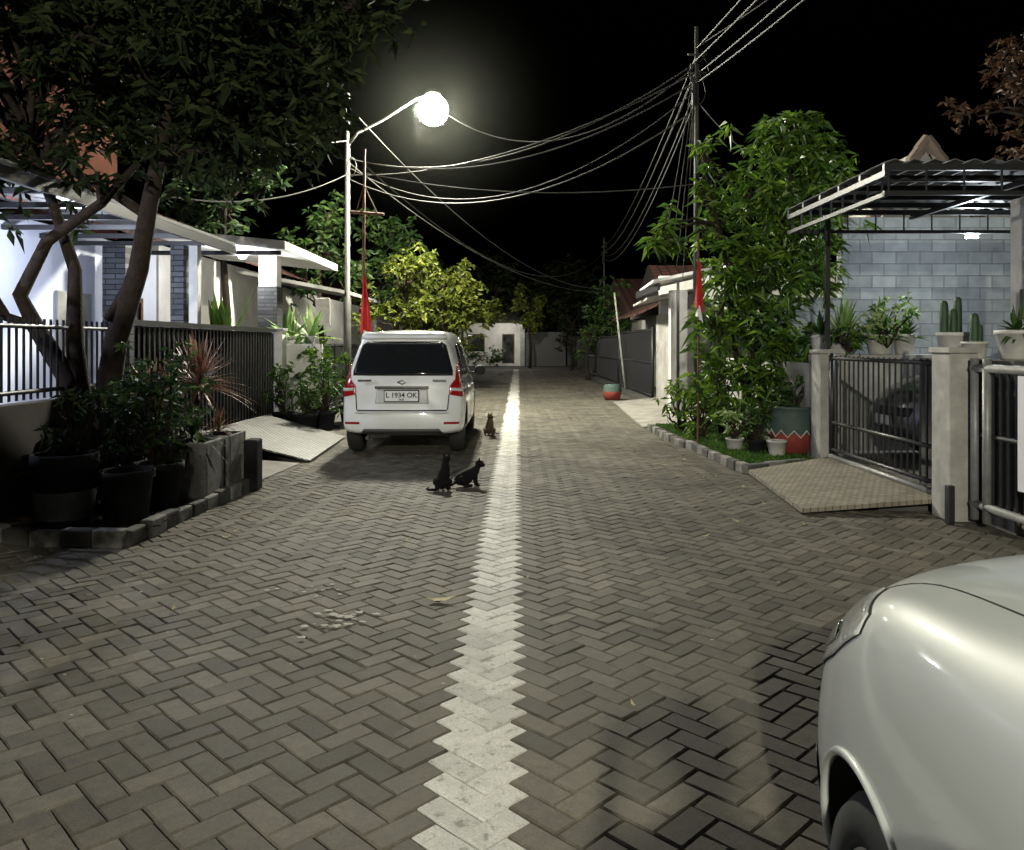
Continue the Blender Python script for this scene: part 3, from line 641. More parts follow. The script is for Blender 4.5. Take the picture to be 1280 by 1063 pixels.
mb=MB(); furled(mb,2.53,10.85,2.0,2.62,.13); mb.make('cloth',M['red'],E,True)
mb=MB(); furled(mb,2.53,10.84,1.88,2.02,.10,5); mb.make('cloth_white',M['whitecl'],E,True)

# ---------------------------------------------------------------- kerbs and beds
def kerb(name,pts,h=.13,w=.10,blk=.34):
    E=empty(name); A=MB();Bm=MB(); k=0
    for a,b in zip(pts[:-1],pts[1:]):
        a=Vector((*a,0));b=Vector((*b,0)); L_=(b-a).length; n_=max(1,round(L_/blk)); d=(b-a)/n_; s=Vector((-d.y,d.x,0)).normalized()*w/2
        for i in range(n_):
            o1=Vector((random.gauss(0,.008),random.gauss(0,.008),0)); p=a+d*(i+.02)+o1;q=a+d*(i+.98)+o1; mb=A if k%2 else Bm; k+=1; z=h+random.uniform(-.02,.015)
            v=[p-s,q-s,q+s,p+s]; n0=len(mb.v)
            mb.v+=[(c.x,c.y,-.015) for c in v]+[(c.x,c.y,z) for c in v]
            mb.f+=[tuple(n0+j for j in f) for f in ((0,3,2,1),(4,5,6,7),(0,1,5,4),(1,2,6,5),(2,3,7,6),(3,0,4,7))]
    A.make('kerb_dark',M['concd'],E,bevel=.014); Bm.make('kerb_white',M['kerbw'],E,bevel=.014)
kerb('kerb',[(-4.6,6.35),(-3.6,6.0),(-2.88,5.95),(-2.70,8.45),(-3.9,8.6)],.12,blk=.26)
obj('soil_bed',[(-4.2,6.3,.08),(-3.6,6.1,.08),(-2.85,6.0,.08),(-2.72,8.5,.08),(-4.2,8.5,.08)],[(0,1,2,3,4)],M['soil'])
kerb('kerb',[(2.42,14.0),(2.42,12.5),(2.62,10.8),(2.72,9.3),(3.8,9.75)],.10,blk=.26)
obj('soil_bed',[(2.45,14,.07),(2.45,12.5,.07),(2.66,10.8,.07),(2.76,9.45,.07),(3.8,9.85,.07),(3.8,14,.07)],[(0,1,2,3,4,5)],M['soil'])
n=14000; gx=rng.uniform(2.45,3.75,n); gy=rng.uniform(9.45,14,n); ok=(gx>2.5+(14-gy)*.06)&(rng.random(n)<(1.45-(gx-2.5)*.8)); gx=gx[ok];gy=gy[ok]
P=np.stack([gx,gy,np.full(len(gx),.065)],1); D=rng.normal(size=P.shape)*.6; D[:,2]=1
leaves('grass',P,D,.05+.07*rng.random(len(gx)),.014,M['grass'],None,.3)
n=1500; gx=rng.uniform(-4.0,-2.8,n); gy=rng.uniform(6.1,8.4,n); P=np.stack([gx,gy,np.full(n,.085)],1); D=rng.normal(size=P.shape); D[:,2]*=.15
leaves('leaf_litter',P,D,.05+.05*rng.random(n),.025,M['leafr'],None,.02)
def slab(name,pts,zs,m,th=.08):
    v=[(p[0],p[1],z) for p,z in zip(pts,zs)]+[(p[0],p[1],z-th-.0) for p,z in zip(pts,zs)]
    return obj(name,v,[(0,1,2,3),(7,6,5,4),(0,4,5,1),(1,5,6,2),(2,6,7,3),(3,7,4,0)],m)
slab('driveway',[(2.55,7.05),(3.95,7.05),(3.95,9.7),(2.72,9.2)],[.05,.15,.15,.05],M['dwtile'],.04)
MB().box(3.3,3.94,7.2,9.4,-.01,.05).make('driveway_base',M['concd'])
slab('driveway',[(2.35,14.3),(3.8,14.3),(3.8,20.5),(2.6,20.5)],[.015,.14,.14,.015],M['conc'],.06)
box('sidewalk',3.3,3.8,20.5,46,-.02,.08,M['concd'],bevel=0)
box('sidewalk',-4.1,-2.75,14.2,46,-.02,.07,M['concd'],bevel=0)
slab('driveway',[(-4.1,8.75),(-2.75,8.75),(-2.65,10.0),(-4.1,10.0)],[.12,.01,.01,.12],M['conc'],.06)
E=empty('access_ramp')
slab('plate',[(-4.05,10.3),(-2.55,10.1),(-2.65,12.7),(-3.95,12.9)],[.36,.03,.03,.36],M['alum'],.02).parent=E
MB().box(-4.05,-3.95,10.32,12.85,.0,.33).make('support',M['black'],E)

# ---------------------------------------------------------------- pots
def pot(name,x,y,z,r,h,m,m2=None,rim=True,parent=None):
    E=empty(name) if parent is None else parent
    pr=[(.001,0),(r*.72,0),(r*.78,.02),(r*.97,h*.85),(r*1.06,h*.86),(r*1.06,h),(r*.95,h),(r*.93,h*.9)]
    MB().lathe(pr,(x,y,z),28).make('pot',m,E,True)
    MB().lathe([(.001,h*.9),(r*.94,h*.9)],(x,y,z),20).make('pot_soil',M['soil'],E)
    return E
def plant_bush(name,x,y,z,r,L,Wd,m,dens=40,nl=6,rz=None,potr=0,poth=.3,potm=None):
    E=empty(name)
    if potr: pot('',x,y,z,potr,poth,potm or M['potb'],parent=E); zb=z+poth
    else: zb=z
    rz=rz or r
    bl=[(x,y,zb+rz*.9,r,r*.85,r*.85,rz*.85)]+[(x+random.uniform(-.7,.7)*r,y+random.uniform(-.7,.7)*r,zb+rz*(.9+random.uniform(-.6,.75)),r,r*.4,r*.4,rz*.4) for _ in range(5)]
    o,C=whorls('foliage',bl,dens,nl,L,Wd,m,E)
    mb=MB(); idx=rng.choice(len(C),min(len(C),18),replace=False); branches(mb,(x,y,zb-.05),[tuple(C[i]) for i in idx],.010,.02); mb.make('stems',M['bark'],E)
    return E
E=empty('potted_shrub'); pot('',-3.52,6.3,.02,.23,.62,M['potb'],parent=E); MB().lathe([(.206,.12),(.222,.34)],(-3.52,6.3,.02),28).make('wrap',mat('dusty_band',(.10,.10,.10),.9,nscale=6,namt=.6),E,True)
plant_bush('shrub',-3.5,6.45,.5,.28,.11,.04,M['leafd'],110,7,.35)
pot('empty_pot',-3.06,6.35,.08,.2,.42,M['potb'])
plant_bush('potted_shrub',-3.05,6.9,.08,.45,.10,.04,M['leafm'],170,7,.6,.2,.4)
plant_bush('shrub',-3.45,7.25,.1,.5,.11,.045,M['leafm'],150,7,.68)
plant_bush('shrub',-3.75,6.7,.1,.35,.12,.04,M['leafd'],90,7,.4)
for i,(x0,x1,y0,y1) in enumerate(((-3.15,-2.78,7.25,7.72),(-3.12,-2.76,7.8,8.3))):
    E=empty('concrete_planter'); hh=.52
    mb=MB(); t=.04
    mb.box(x0,x1,y0,y0+t,.08,.08+hh).box(x0,x1,y1-t,y1,.08,.08+hh).box(x0,x0+t,y0+t+.002,y1-t-.002,.08,.08+hh).box(x1-t,x1,y0+t+.002,y1-t-.002,.08,.08+hh)
    mb.make('walls',M['concm'],E,bevel=.012); box('fill',x0+t,x1-t,y0+t,y1-t,.08,.5,M['soil'],E,0)
box('bollard',-2.74,-2.60,8.15,8.35,0,.52,M['potb'],None,.02)
E=empty('cordyline_plant'); spiky('fronds',(-3.28,8.35,1.05),150,.62,.035,M['leafc'],E,.5,.5); spiky('fronds_low',(-3.6,8.0,.95),70,.5,.03,M['leafc'],E,.5,.6)
MB().tube([(-3.28,8.35,.05),(-3.3,8.33,.6),(-3.28,8.35,1.05)],.03,7).tube([(-3.6,8.0,.05),(-3.6,8.0,.95)],.025,7).make('stem',M['bark'],E); 
E=empty('spider_plant'); spiky('fronds',(-2.98,7.45,.62),70,.38,.025,M['leafm'],E,.5,.8)
E=empty('spider_plant'); spiky('fronds',(-2.95,8.05,.62),50,.32,.022,M['leafc'],E,.5,.8)
plant_bush('shrub',-3.9,8.6,.1,.5,.12,.05,M['leafm'],90,7,.75)
for (x,y,r,rz,m) in ((-3.15,13.4,.38,.5,'leafb'),(-3.5,14.3,.5,.75,'leafg'),(-2.95,14.6,.4,.6,'leafg'),(-3.75,13.2,.3,.5,'leafb'),(-3.35,12.95,.25,.3,'leafb')):
    plant_bush('potted_shrub',x,y,.05,r,.13,.05,M[m],120,7,rz,.2,.32,M['potb'])
plant_bush('shrub',3.35,11.2,.1,.45,.12,.05,M['leafg'],100,7,.45)
plant_bush('shrub',2.85,12.0,.1,.4,.13,.05,M['leafg'],100,7,.5)
plant_bush('shrub',2.75,13.0,.1,.35,.12,.05,M['leafg'],90,7,.55)
plant_bush('shrub',3.3,12.6,.1,.5,.14,.05,M['leafb'],80,7,.8)
plant_bush('potted_shrub',2.98,10.7,.08,.2,.13,.04,M['leafw'],110,7,.22,.12,.16,M['potw'])
plant_bush('potted_shrub',3.2,10.45,.08,.2,.13,.04,M['leafb'],150,7,.28,.12,.16,M['potb'])
pot('small_pot',3.36,10.15,.08,.12,.20,M['potw'])
E=empty('painted_pot')
MB().lathe([(.001,0),(.2,0),(.24,.03),(.30,.25),(.30,.27)],(3.66,10.45,.08),32).make('lower_red',M['potred'],E,True)
MB().lathe([(.30,.27),(.31,.36),(.29,.50),(.25,.56),(.29,.58),(.29,.61),(.24,.61),(.23,.55)],(3.66,10.45,.08),32).make('upper_teal',M['potteal'],E,True)
mb=MB(); zz=[(3.66+.306*math.cos(t)*1.012,10.45+.306*math.sin(t)*1.012,.08+.27+.045*(1 if i%2 else -1)) for i,t in enumerate(np.linspace(0,6.283,25))]
mb.tube(zz,.010,5,False).make('zigzag',M['potw'],E)
plant_bush('potted_shrub',3.66,10.45,.6,.28,.12,.05,M['leafb'],90,7,.3)
E=empty('painted_pot'); MB().lathe([(.001,0),(.2,0),(.25,.2),(.25,.22)],(2.68,21.4,.01),24).make('lower',M['potred'],E,True); MB().lathe([(.25,.22),(.24,.36),(.2,.42)],(2.68,21.4,.01),24).make('upper',M['potteal'],E,True)

# ---------------------------------------------------------------- trees
def tree(name,trunk,blobs,dens,nl,L,Wd,m,r0,nb=30,droop=.4,bark='bark',up=.05):
    E=empty(name); mb=MB()
    for pts,rr in trunk: mb.tube(pts,rr,10)
    o,C=whorls('crown',blobs,dens,nl,L,Wd,m,E,droop,up)
    nodes=[Vector(p) for pts,rr in trunk for p in pts[len(pts)//2:]]
    Cn=np.array(C)
    for b in blobs:
        t=Vector(b[:3]); s=min(nodes,key=lambda q:(q-t).length); branches(mb,s,[t],r0*.35,.05)
        dd=np.linalg.norm(Cn-np.array(b[:3]),axis=1); near=np.argsort(dd)[:max(6,nb//3)]
        for i in near[::max(1,len(near)//8)]: branches(mb,t,[tuple(Cn[i])],.012,.02)
    mb.make('trunk',M[bark],E,True); return E
mango=[(4.14,11.6,4.8,.38),(3.8,11.5,4.4,.5),(4.35,11.9,4.2,.6),(4.75,12,3.9,.45),(3.4,11.4,3.6,.5),(4.1,11.6,3.5,.7),(4.7,11.9,3.3,.45),(3.0,11.3,2.7,.45),(3.7,11.4,2.6,.7),(4.4,11.8,2.6,.5),(2.85,11.4,1.75,.42),(3.4,11.2,1.6,.6),(4.0,11.4,1.5,.5),(2.9,11.3,.95,.4),(3.6,11.5,.85,.45),(3.2,11.6,2.1,.5),(2.1,11.0,3.15,.28),(2.25,11.1,2.85,.25),(1.95,11.0,2.95,.18),(2.7,11.3,4.15,.26),(2.6,11.3,3.6,.2),(2.95,11.4,3.2,.4),(2.95,11.4,3.9,.3)]
tree('mango_tree',[([(3.45,11.6,0),(3.4,11.6,.8),(3.55,11.6,1.6),(3.8,11.6,2.6),(4.0,11.6,3.6),(4.14,11.6,4.6)],[.09,.075,.065,.05,.035,.015]),([(3.4,11.6,.8),(3.15,11.5,1.6),(3.1,11.4,2.4),(2.9,11.3,3.2),(2.7,11.3,4.1)],[.05,.045,.04,.03,.012])],mango,66,11,.21,.060,M['leafg'],.07,30,.45)
bl=[]
for i in range(64):
    x=random.uniform(-6.2,-1.9); y=random.uniform(6.2,9.5); z=random.uniform(3.45,5.7); bl.append((x,y,z,random.uniform(.4,.65)))
bl+=[(-1.5,7.6,4.7,.45),(-1.1,7.4,4.85,.4),(-.85,7.4,5.0,.3),(-1.9,7.8,4.3,.45),(-1.5,8.2,4.9,.4),(-2.3,7.8,3.8,.4),(-1.8,8,4.0,.3),(-4.6,7.2,3.1,.45),(-3.9,7,3.2,.4),(-3.1,7.3,3.25,.35),(-4.75,6.9,2.1,.28),(-5.1,7.2,2.9,.4),(-4.4,8.2,3.1,.4),(-2.7,7.6,3.3,.35),(-4.6,6.4,1.95,.25)]
tr=[([(-3.95,7.5,0),(-3.98,7.5,.55),(-4.15,7.45,1.2),(-4.4,7.4,1.65),(-4.55,7.4,1.95),(-4.3,7.4,2.45),(-3.8,7.4,2.8),(-3.5,7.5,3.2)],[.13,.11,.09,.075,.065,.055,.045,.03]),
    ([(-3.85,7.5,0),(-3.82,7.5,.8),(-3.72,7.5,1.5),(-3.5,7.5,2.2),(-3.42,7.5,2.7),(-3.32,7.5,3.2),(-3.2,7.5,3.9),(-2.9,7.5,4.7)],[.14,.12,.105,.09,.08,.07,.055,.03]),
    ([(-3.98,7.5,.55),(-4.1,7.5,1.5),(-4.15,7.6,2.2),(-4.35,7.6,2.8),(-4.6,7.6,3.4)],[.09,.08,.06,.05,.03]),
    ([(-4.4,7.4,1.65),(-4.62,7.3,1.75),(-4.9,7.2,2.3),(-5.1,7.1,2.9)],[.05,.045,.04,.02]),
    ([(-3.5,7.5,2.2),(-3.65,7.5,1.95),(-3.75,7.4,1.72)],[.06,.05,.03]),
    ([(-3.42,7.5,2.7),(-3.9,7.6,3.0),(-4.5,7.7,3.3)],[.05,.04,.02])]
tree('shade_tree',tr,bl,62,8,.15,.06,M['leafd'],.1,14,.4)
bl=[(-3.0+random.uniform(-1.0,1.1),-1.4+random.uniform(-.8,.8),2.6+random.uniform(-.6,.9),random.uniform(.38,.58)) for _ in range(16)]
tree('shade_tree',[([(-3.6,-1.4,0),(-3.5,-1.4,1.2),(-3.2,-1.4,2.3)],[.12,.1,.06])],bl,34,8,.16,.065,M['leafd'],.08,10,.4)  # unseen tree added to shade the left foreground from the rear lamp
def sidetree(name,x,y,z0,rw,rz,m,dens=22,L=.2,Wd=.08,nb=8,nl=7):
    bl=[(x+random.uniform(-rw,rw)*.7,y+random.uniform(-rw,rw)*.6,z0+rz+random.uniform(-rz,rz)*.75,random.uniform(.35,.6)*rw*.8) for _ in range(nb)]
    return tree(name,[([(x,y,0),(x+.05,y,z0*.6),(x-.05,y,z0),(x,y,z0+rz)],[.1,.085,.07,.03])],bl,dens,nl,L,Wd,m,.08,8,.3)
sidetree('street_tree',-2.85,20.5,1.7,1.15,1.15,M['leafy'],48,.17,.08,14,8)
sidetree('street_tree',-2.1,24.5,1.6,1.35,1.6,M['leafy'],40,.18,.09,15,8)
sidetree('street_tree',-1.9,31,1.0,1.4,1.6,M['leafy'],30,.2,.10,14,8)
sidetree('street_tree',-3.6,27,1.8,1.6,2.2,M['leafb'],24,.24,.11,14,8)
sidetree('street_tree',-5.5,23,2.5,1.6,1.6,M['leafb'],18,.24,.1,12,8)
sidetree('street_tree',-6.3,17.6,3.4,1.3,1.2,M['leafm'],22,.24,.1,12,8)
sidetree('street_tree',1.1,49,2.2,1.1,1.6,M['leafy'],26,.26,.14,12,8)
sidetree('street_tree',3.1,33,.5,.6,1.0,M['leafb'],30,.2,.08,8,8)
sidetree('street_tree',4.6,36,1.5,1.8,1.8,M['leafb'],12,.28,.12,12,8)
sidetree('street_tree',3.3,44,1.0,1.2,1.6,M['leafd'],12,.28,.12,10,8)
sidetree('street_tree',-5.2,46,2.0,2.2,2.4,M['leafd'],10,.34,.15,12,8)
sidetree('red_leaf_tree',7.75,12.0,3.3,1.0,1.6,M['leafr'],60,.14,.06,20,9)
bl=[(random.uniform(-16,18),58+random.uniform(-2,3),random.uniform(2,6.5),random.uniform(1.2,2.2)) for _ in range(34)]
bl+=[(-1.5+random.uniform(-2.5,2.5),62,random.uniform(3,6),1.6) for _ in range(6)]
E=empty('distant_trees'); whorls('foliage',bl,3.4,8,.5,.24,M['leafd'],E); mb=MB()
for b in bl: mb.tube([(b[0],b[1],0),(b[0],b[1],b[2])],[.15,.08],6)
mb.make('trunks',M['bark'],E)

# ---------------------------------------------------------------- fences & gates
def picket(name,x,y0,y1,z0,z1,m,sp=.11,r=.012,rails=(0.05,.5,.95),railr=.02,parent=None,toprail=None,thick=None):
    E=empty(name) if parent is None else parent; mb=MB(); n=int((y1-y0)/sp)
    for i in range(n+1):
        y=y0+(y1-y0)*i/n; mb.tube([(x,y,z0),(x,y,z1)],r,6)
    mb.make('pickets',m,E)
    mb=MB()
    for f in rails: mb.tube([(x+.003,y0,z0+(z1-z0)*f),(x+.003,y1,z0+(z1-z0)*f)],railr,8)
    for y in (y0,y1): mb.tube([(x,y,z0-.05),(x,y,z1+.03)],railr*1.3,8)
    mb.make('rails',thick or m,E,True); return E
E=picket('metal_gate',3.82,7.12,9.55,.22,1.36,M['black'],.12,.011,(.02,.30,.97),.022)
MB().tube([(3.80,7.12,.16),(3.80,9.55,.16)],.03,8).make('bottom_rail',M['silverp'],E,True)
E=picket('metal_gate',3.86,3.4,6.62,.16,1.34,M['black'],.10,.012,(.5,),.02)
mb=MB()
for z in (.18,1.30): mb.tube([(3.83,3.4,z),(3.83,6.65,z)],.034,12)
for y in (6.62,6.45): mb.tube([(3.83,y,.05),(3.83,y,1.38)],.034,12)
mb.make('frame_tubes',M['silverp'],E,True)
for nm,(x0,x1,y0,y1,h) in {'a':(3.68,3.92,6.72,7.02,1.42),'b':(3.72,3.95,9.65,9.95,1.38)}.items():
    E=empty('gate_pillar'); box('shaft',x0,x1,y0,y1,0,h,M['whited'],E,.01); box('cap',x0-.02,x1+.02,y0-.02,y1+.02,h,h+.05,M['whited'],E,.01)
box('pillar_post',3.62,3.68,6.64,6.70,0,.32,M['black'])
E=empty('banner'); MB().quad((3.78,4.4,.44),(3.78,5.98,.40),(3.78,5.98,1.26),(3.78,4.4,1.26)).make('sheet',mat('banner_vinyl',(.62,.62,.66),.5),E)
text('DIJUAL',.26,(3.775,5.45,1.02),(math.pi/2,0,-math.pi/2),M['blackm'],E,'lettering'); text('0812 3456 909',.15,(3.775,5.4,.58),(math.pi/2,0,-math.pi/2),M['blackm'],E); text('Hubungi',.13,(3.775,5.55,.78),(math.pi/2,0,-math.pi/2),M['blackm'],E)
box('boundary_wall',3.80,3.95,9.98,14.2,0,1.25,M['whited'])
box('planter_wall',4.02,4.75,6.4,7.9,0,1.36,M['concd'])
box('planter_wall',3.98,5.9,10.35,10.75,0,1.36,M['whited'])
box('carport_floor',3.96,9,6.3,13,-.02,.12,M['conc'],bevel=0)
E=pot('cactus_pot',4.28,7.75,1.36,.15,.25,M['potw'])
def cactus(mb,x,y,z,h,r):
    k=16; n0=len(mb.v); prof=[(.0,1),(.75,1.),(.93,.85),(.985,.5),(1,.05)]
    for f,rr in prof:
        for j in range(k):
            t=6.283*j/k; q=r*rr*(1+.16*math.cos(8*t)); mb.v.append((x+q*math.cos(t),y+q*math.sin(t),z+h*f))
    for i in range(len(prof)-1):
        for j in range(k): a=n0+i*k+j;b=n0+i*k+(j+1)%k; mb.f.append((a,b,b+k,a+k))
mb=MB()
for dx,h in ((-.09,.36),(.07,.40),(0.0,.28)): cactus(mb,4.28+dx,7.75+random.uniform(-.06,.06),1.56,h,.035)
mb.make('cactus',M['cactus'],E,True)
E=pot('cactus_pot',4.22,7.3,1.36,.11,.16,M['potw']); mb=MB(); cactus(mb,4.22,7.3,1.48,.3,.035); cactus(mb,4.28,7.33,1.48,.2,.03); mb.make('cactus',M['cactus'],E,True)
E=pot('flower_pot',4.42,7.0,1.36,.17,.26,M['potw']); spiky('fronds',(4.42,7.0,1.6),24,.28,.05,M['leafb'],E,.8,.5)
for (x,y,r,L_,n_,m) in ((4.33,10.5,.2,.6,60,'leafw'),(4.83,10.5,.18,.5,54,'leafw'),(5.15,10.5,.14,.35,30,'leafb'),(4.05,10.5,.12,.4,34,'leafb')):
    E=pot('potted_plant',x,y,1.36,r,.26,M['potw']); spiky('fronds',(x,y,1.58),n_,L_,.06,M[m],E,1.2,.4)
plant_bush('potted_shrub',4.85,10.35,1.5,.34,.11,.05,M['leafw'],190,8,.36)
plant_bush('shrub',4.3,10.2,1.45,.25,.11,.05,M['leafg'],120,8,.25)

# ---------------------------------------------------------------- right house with carport
E=empty('carport')
zc=3.14
mb=MB(); nx=60
for iy,yy in enumerate((7.4,10.05)):
    for i in range(nx+1):
        x=3.45+(9.0-3.45)*i/nx; mb.v.append((x,yy,zc+.06+(.015 if i%2 else -.015)))
for i in range(nx): mb.f.append((i,i+1,i+nx+2,i+nx+1))
o=mb.make('roof_sheet',mat('ribbed_sheet',(0.16,.16,.16),.6,nscale=3,namt=.4),E); so=o.modifiers.new('s','SOLIDIFY'); so.thickness=.006
mb=MB()
for yy in np.linspace(7.43,10.0,6): mb.box(3.45,9,yy-.02,yy+.02,zc-.03,zc+.03)
for yy in (7.43,10.0): 
    mb.box(3.45,9,yy-.018,yy+.018,zc-.26,zc-.22)
    for x in np.arange(3.5,8.8,.35): mb.tube([(x,yy,zc-.24),(x+.0,yy,zc)],.012,4)
for x in (3.47,5.0,6.5,8.9): mb.box(x-.022,x+.022,7.4,10.03,zc-.085,zc-.032)
mb.box(3.45,3.49,7.43,10.0,zc-.27,zc-.23)
for y in np.arange(7.5,10,.3): mb.tube([(3.47,y,zc-.25),(3.47,y,zc-.04)],.012,4)
mb.box(3.84,3.89,9.78,9.83,1.4,zc-.03)
mb.make('frame',M['black'],E)
E=empty('house')
box('side_wall',4.95,11,12.0,12.2,0,3.4,M['block'],E)
box('side_wall_low',3.98,4.948,12.02,12.18,0,2.2,M['block'],E)
box('front_wall',7.6,7.75,5.5,11.98,0,3.4,M['white'],E)
box('flat_roof',7.5,12,5.3,14,3.4,3.55,M['concd'],E)
box('white_column',5.20,5.45,8.1,8.35,1.3,3.0,M['white'],E)
box('meter_box',5.13,5.33,8.02,8.09,1.75,2.05,M['plastic'],E)
MB().tube([(5.17,8.06,2.05),(5.17,8.06,3.0)],.012,6).tube([(5.27,8.06,1.75),(5.27,8.06,1.4)],.012,6).make('conduit',M['plastic'],E)
E2=empty('roof_gable'); mb=MB(); gy=13.5
mb.v+=[(6.1,gy,3.4),(7.9,gy,3.4),(6.95,gy,4.80),(6.1,gy+4,3.4),(7.9,gy+4,3.4),(6.95,gy+4,4.80)]; mb.f+=[(0,2,1),(0,3,5,2),(2,5,4,1)]
mb.make('gable_wall',M['whited'],E2)
mb=MB()
for a,b in (((5.9,gy-.1,3.4),(6.95,gy-.1,4.93)),((8.0,gy-.1,3.4),(6.95,gy-.1,4.93))):
    for k in range(8):
        p=Vector(a).lerp(Vector(b),k/8);q=Vector(a).lerp(Vector(b),(k+1.1)/8); mb.tube([tuple(p),tuple(q)],[.11,.09],8)
mb.make('ridge_tiles',mat('pale_tile',(.24,.18,.14),.8,nscale=6),E2)
E=empty('tube_light'); MB().tube([(5.78,10.2,2.86),(5.94,10.2,2.86)],.016,8).make('tube',mat('lit_tube',(1,1,1),.3,emit=(.85,.95,1),estr=12),E)
box('fitting',5.76,5.96,10.17,10.23,2.89,2.94,M['potw'],E)
light('tube_glow',(5.85,10.2,2.70),100,(.85,.94,1.0),.03,parent=E)

E=empty('house')
box('white_wall',3.25,3.6,16.4,16.6,0,2.6,M['white'],E); box('side',3.6,3.75,16.4,20,0,2.2,M['whited'],E); box('wall',3.7,9,20.0,20.2,0,3.2,M['white'],E)
slab('awning',[(2.75,15.6),(5.5,15.6),(5.5,18.5),(2.95,18.5)],[2.75,3.35,3.35,2.75],M['white'],.05).parent=E
slab('awning_low',[(2.9,17.2),(4.5,17.2),(4.5,20.5),(3.1,20.5)],[2.5,2.8,2.8,2.5],M['whited'],.05).parent=E
mb=MB().box(2.85,2.9,15.65,18.4,2.55,2.69); mb.box(3.3,3.35,16.0,16.05,0,2.75); mb.make('frame',M['black'],E)
light('porch_light',(3.4,15.3,2.5),18,(1,.95,.85),.08,parent=E)
picket('metal_fence',3.62,20.6,27.0,.1,1.9,M['black'],.16,.02,(.03,.5,.97),.03)
picket('metal_fence',3.7,27.8,45.5,.1,1.8,M['black'],.25,.025,(.03,.5,.97),.03)
def gablehouse(name,x0,x1,y0,y1,h,hr,wall,roof,ridge='y',windows=()):
    E=empty(name); box('walls',x0,x1,y0,y1,0,h,wall,E); mb=MB(); o_=.5
    xm=(x0+x1)/2; ym=(y0+y1)/2
    mb.v+=[(x0-o_,y0-o_,h-.1),(x0-o_,y1+o_,h-.1),(x0-o_,ym,h+hr),(x1+o_,y0-o_,h-.1),(x1+o_,y1+o_,h-.1),(x1+o_,ym,h+hr)]; mb.f+=[(0,2,5,3),(2,1,4,5),(0,1,2),(3,5,4)]
    mb.make('roof',roof,E)
    for (ax,a,b,z0,z1,lit) in windows:
        if ax=='w': MB().box(x0-.03,x0-.012,a,b,z0,z1).make('window',M['winlit'] if lit else M['glass'],E); MB().box(x0-.06,x0-.032,a-.06,a,z0-.06,z1+.06).box(x0-.06,x0-.032,b,b+.06,z0-.06,z1+.06).box(x0-.06,x0-.032,a+.002,b-.002,z1,z1+.06).make('frame',M['wood'],E)
        if ax=='e': MB().box(x1+.012,x1+.03,a,b,z0,z1).make('window',M['winlit'] if lit else M['glass'],E); MB().box(x1+.032,x1+.06,a-.06,a,z0-.06,z1+.06).box(x1+.032,x1+.06,b,b+.06,z0-.06,z1+.06).box(x1+.032,x1+.06,a+.002,b-.002,z1,z1+.06).make('frame',M['wood'],E)
        if ax=='s': MB().box(a,b,y0-.03,y0-.012,z0,z1).make('window',M['winlit'] if lit else M['glass'],E); MB().box(a-.06,a,y0-.06,y0-.032,z0-.06,z1+.06).box(b,b+.06,y0-.06,y0-.032,z0-.06,z1+.06).box(a+.002,b-.002,y0-.06,y0-.032,z1,z1+.06).make('frame',M['wood'],E)
    return E
gablehouse('house',5.0,11,23,30,2.5,1.6,M['whited'],M['tileroof'],'x',[('w',24,25.2,1,2,False)])
slab('porch_roof',[(3.5,23),(5.2,23),(5.2,28),(3.5,28)],[2.35,3.1,3.1,2.35],M['tileroof'],.06)
E=gablehouse('house',5.2,11,32,42,2.8,1.7,M['whited'],M['tileroof'],'x',[('w',33,34.5,1,2,False)])
light('porch_light',(4.5,31.0,2.6),60,(1,.93,.78),.1,parent=E)  # no lamp fixture here; fill added to brighten the far street
E=gablehouse('house',-3.6,.7,54,60,3.0,1.0,M['white'],M['concd'],'x',[('s',-2.9,-1.9,1,2.1,False),('s',-.6,.1,.2,2.1,False)])
light('far_wall_fill',(-.2,51.8,2.9),110,(1,.95,.84),.1,parent=E)  # added fill that lights the far house wall, without a fixture
light('far_road_fill',(-.9,46.2,3.0),150,(1,.95,.84),.15,parent=E)  # added fill above the far road end, no lamp stands there
E=empty('hedge'); whorls('foliage',[(x,53.2,.7,.6) for x in (-3.2,-2.4,-1.4,-.9)],14,8,.25,.12,M['leafb'],E)
box('gate_dark',.9,3.6,53.4,53.5,0,2.3,M['black']); box('pillar',.55,.85,53.3,53.6,0,2.6,M['whited'])
box('boundary_wall',-12,-3.7,53.4,53.6,0,1.8,M['concd']); box('boundary_wall',3.7,16,53.4,53.6,0,2.0,M['concd'])

# ---------------------------------------------------------------- left side houses
box('low_wall',-4.22,-4.08,3.5,8.35,0,1.0,M['brownwall'])
picket('metal_fence',-4.15,3.5,8.3,1.02,1.72,M['black'],.10,.013,(.1,.9),.02)
E=empty('sliding_gate'); box('sheet',-4.14,-4.11,8.5,13.7,.30,1.70,M['blackm'],E)
mb=MB()
for y in np.arange(8.5,13.75,.13): mb.box(-4.108,-4.085,y-.02,y+.02,.32,1.68)
mb.box(-4.10,-4.04,8.5,13.7,1.70,1.76).box(-4.10,-4.04,8.5,13.7,.25,.30); mb.make('bars',M['black'],E)
E=empty('gate_pillar'); box('shaft',-4.2,-3.98,13.85,14.1,0,1.72,M['white'],E); box('cap',-4.23,-3.95,13.82,14.13,1.72,1.77,M['whited'],E)
E=empty('gate_pillar'); box('shaft',-4.24,-4.0,8.36,8.48,0,1.75,M['stoneY'],E)
box('yard_floor',-12,-4.25,3,50,-.02,.14,M['concd'],bevel=0)
E=empty('house')
box('front_wall',-6.6,-6.4,3,14.4,0,3.15,M['bluewall'],E)
box('side_wall',-12,-6.62,14.2,14.4,0,3.15,M['bluewall'],E)
MB().box(-6.398,-6.385,12.75,13.7,.9,2.2).make('window',M['glass'],E)
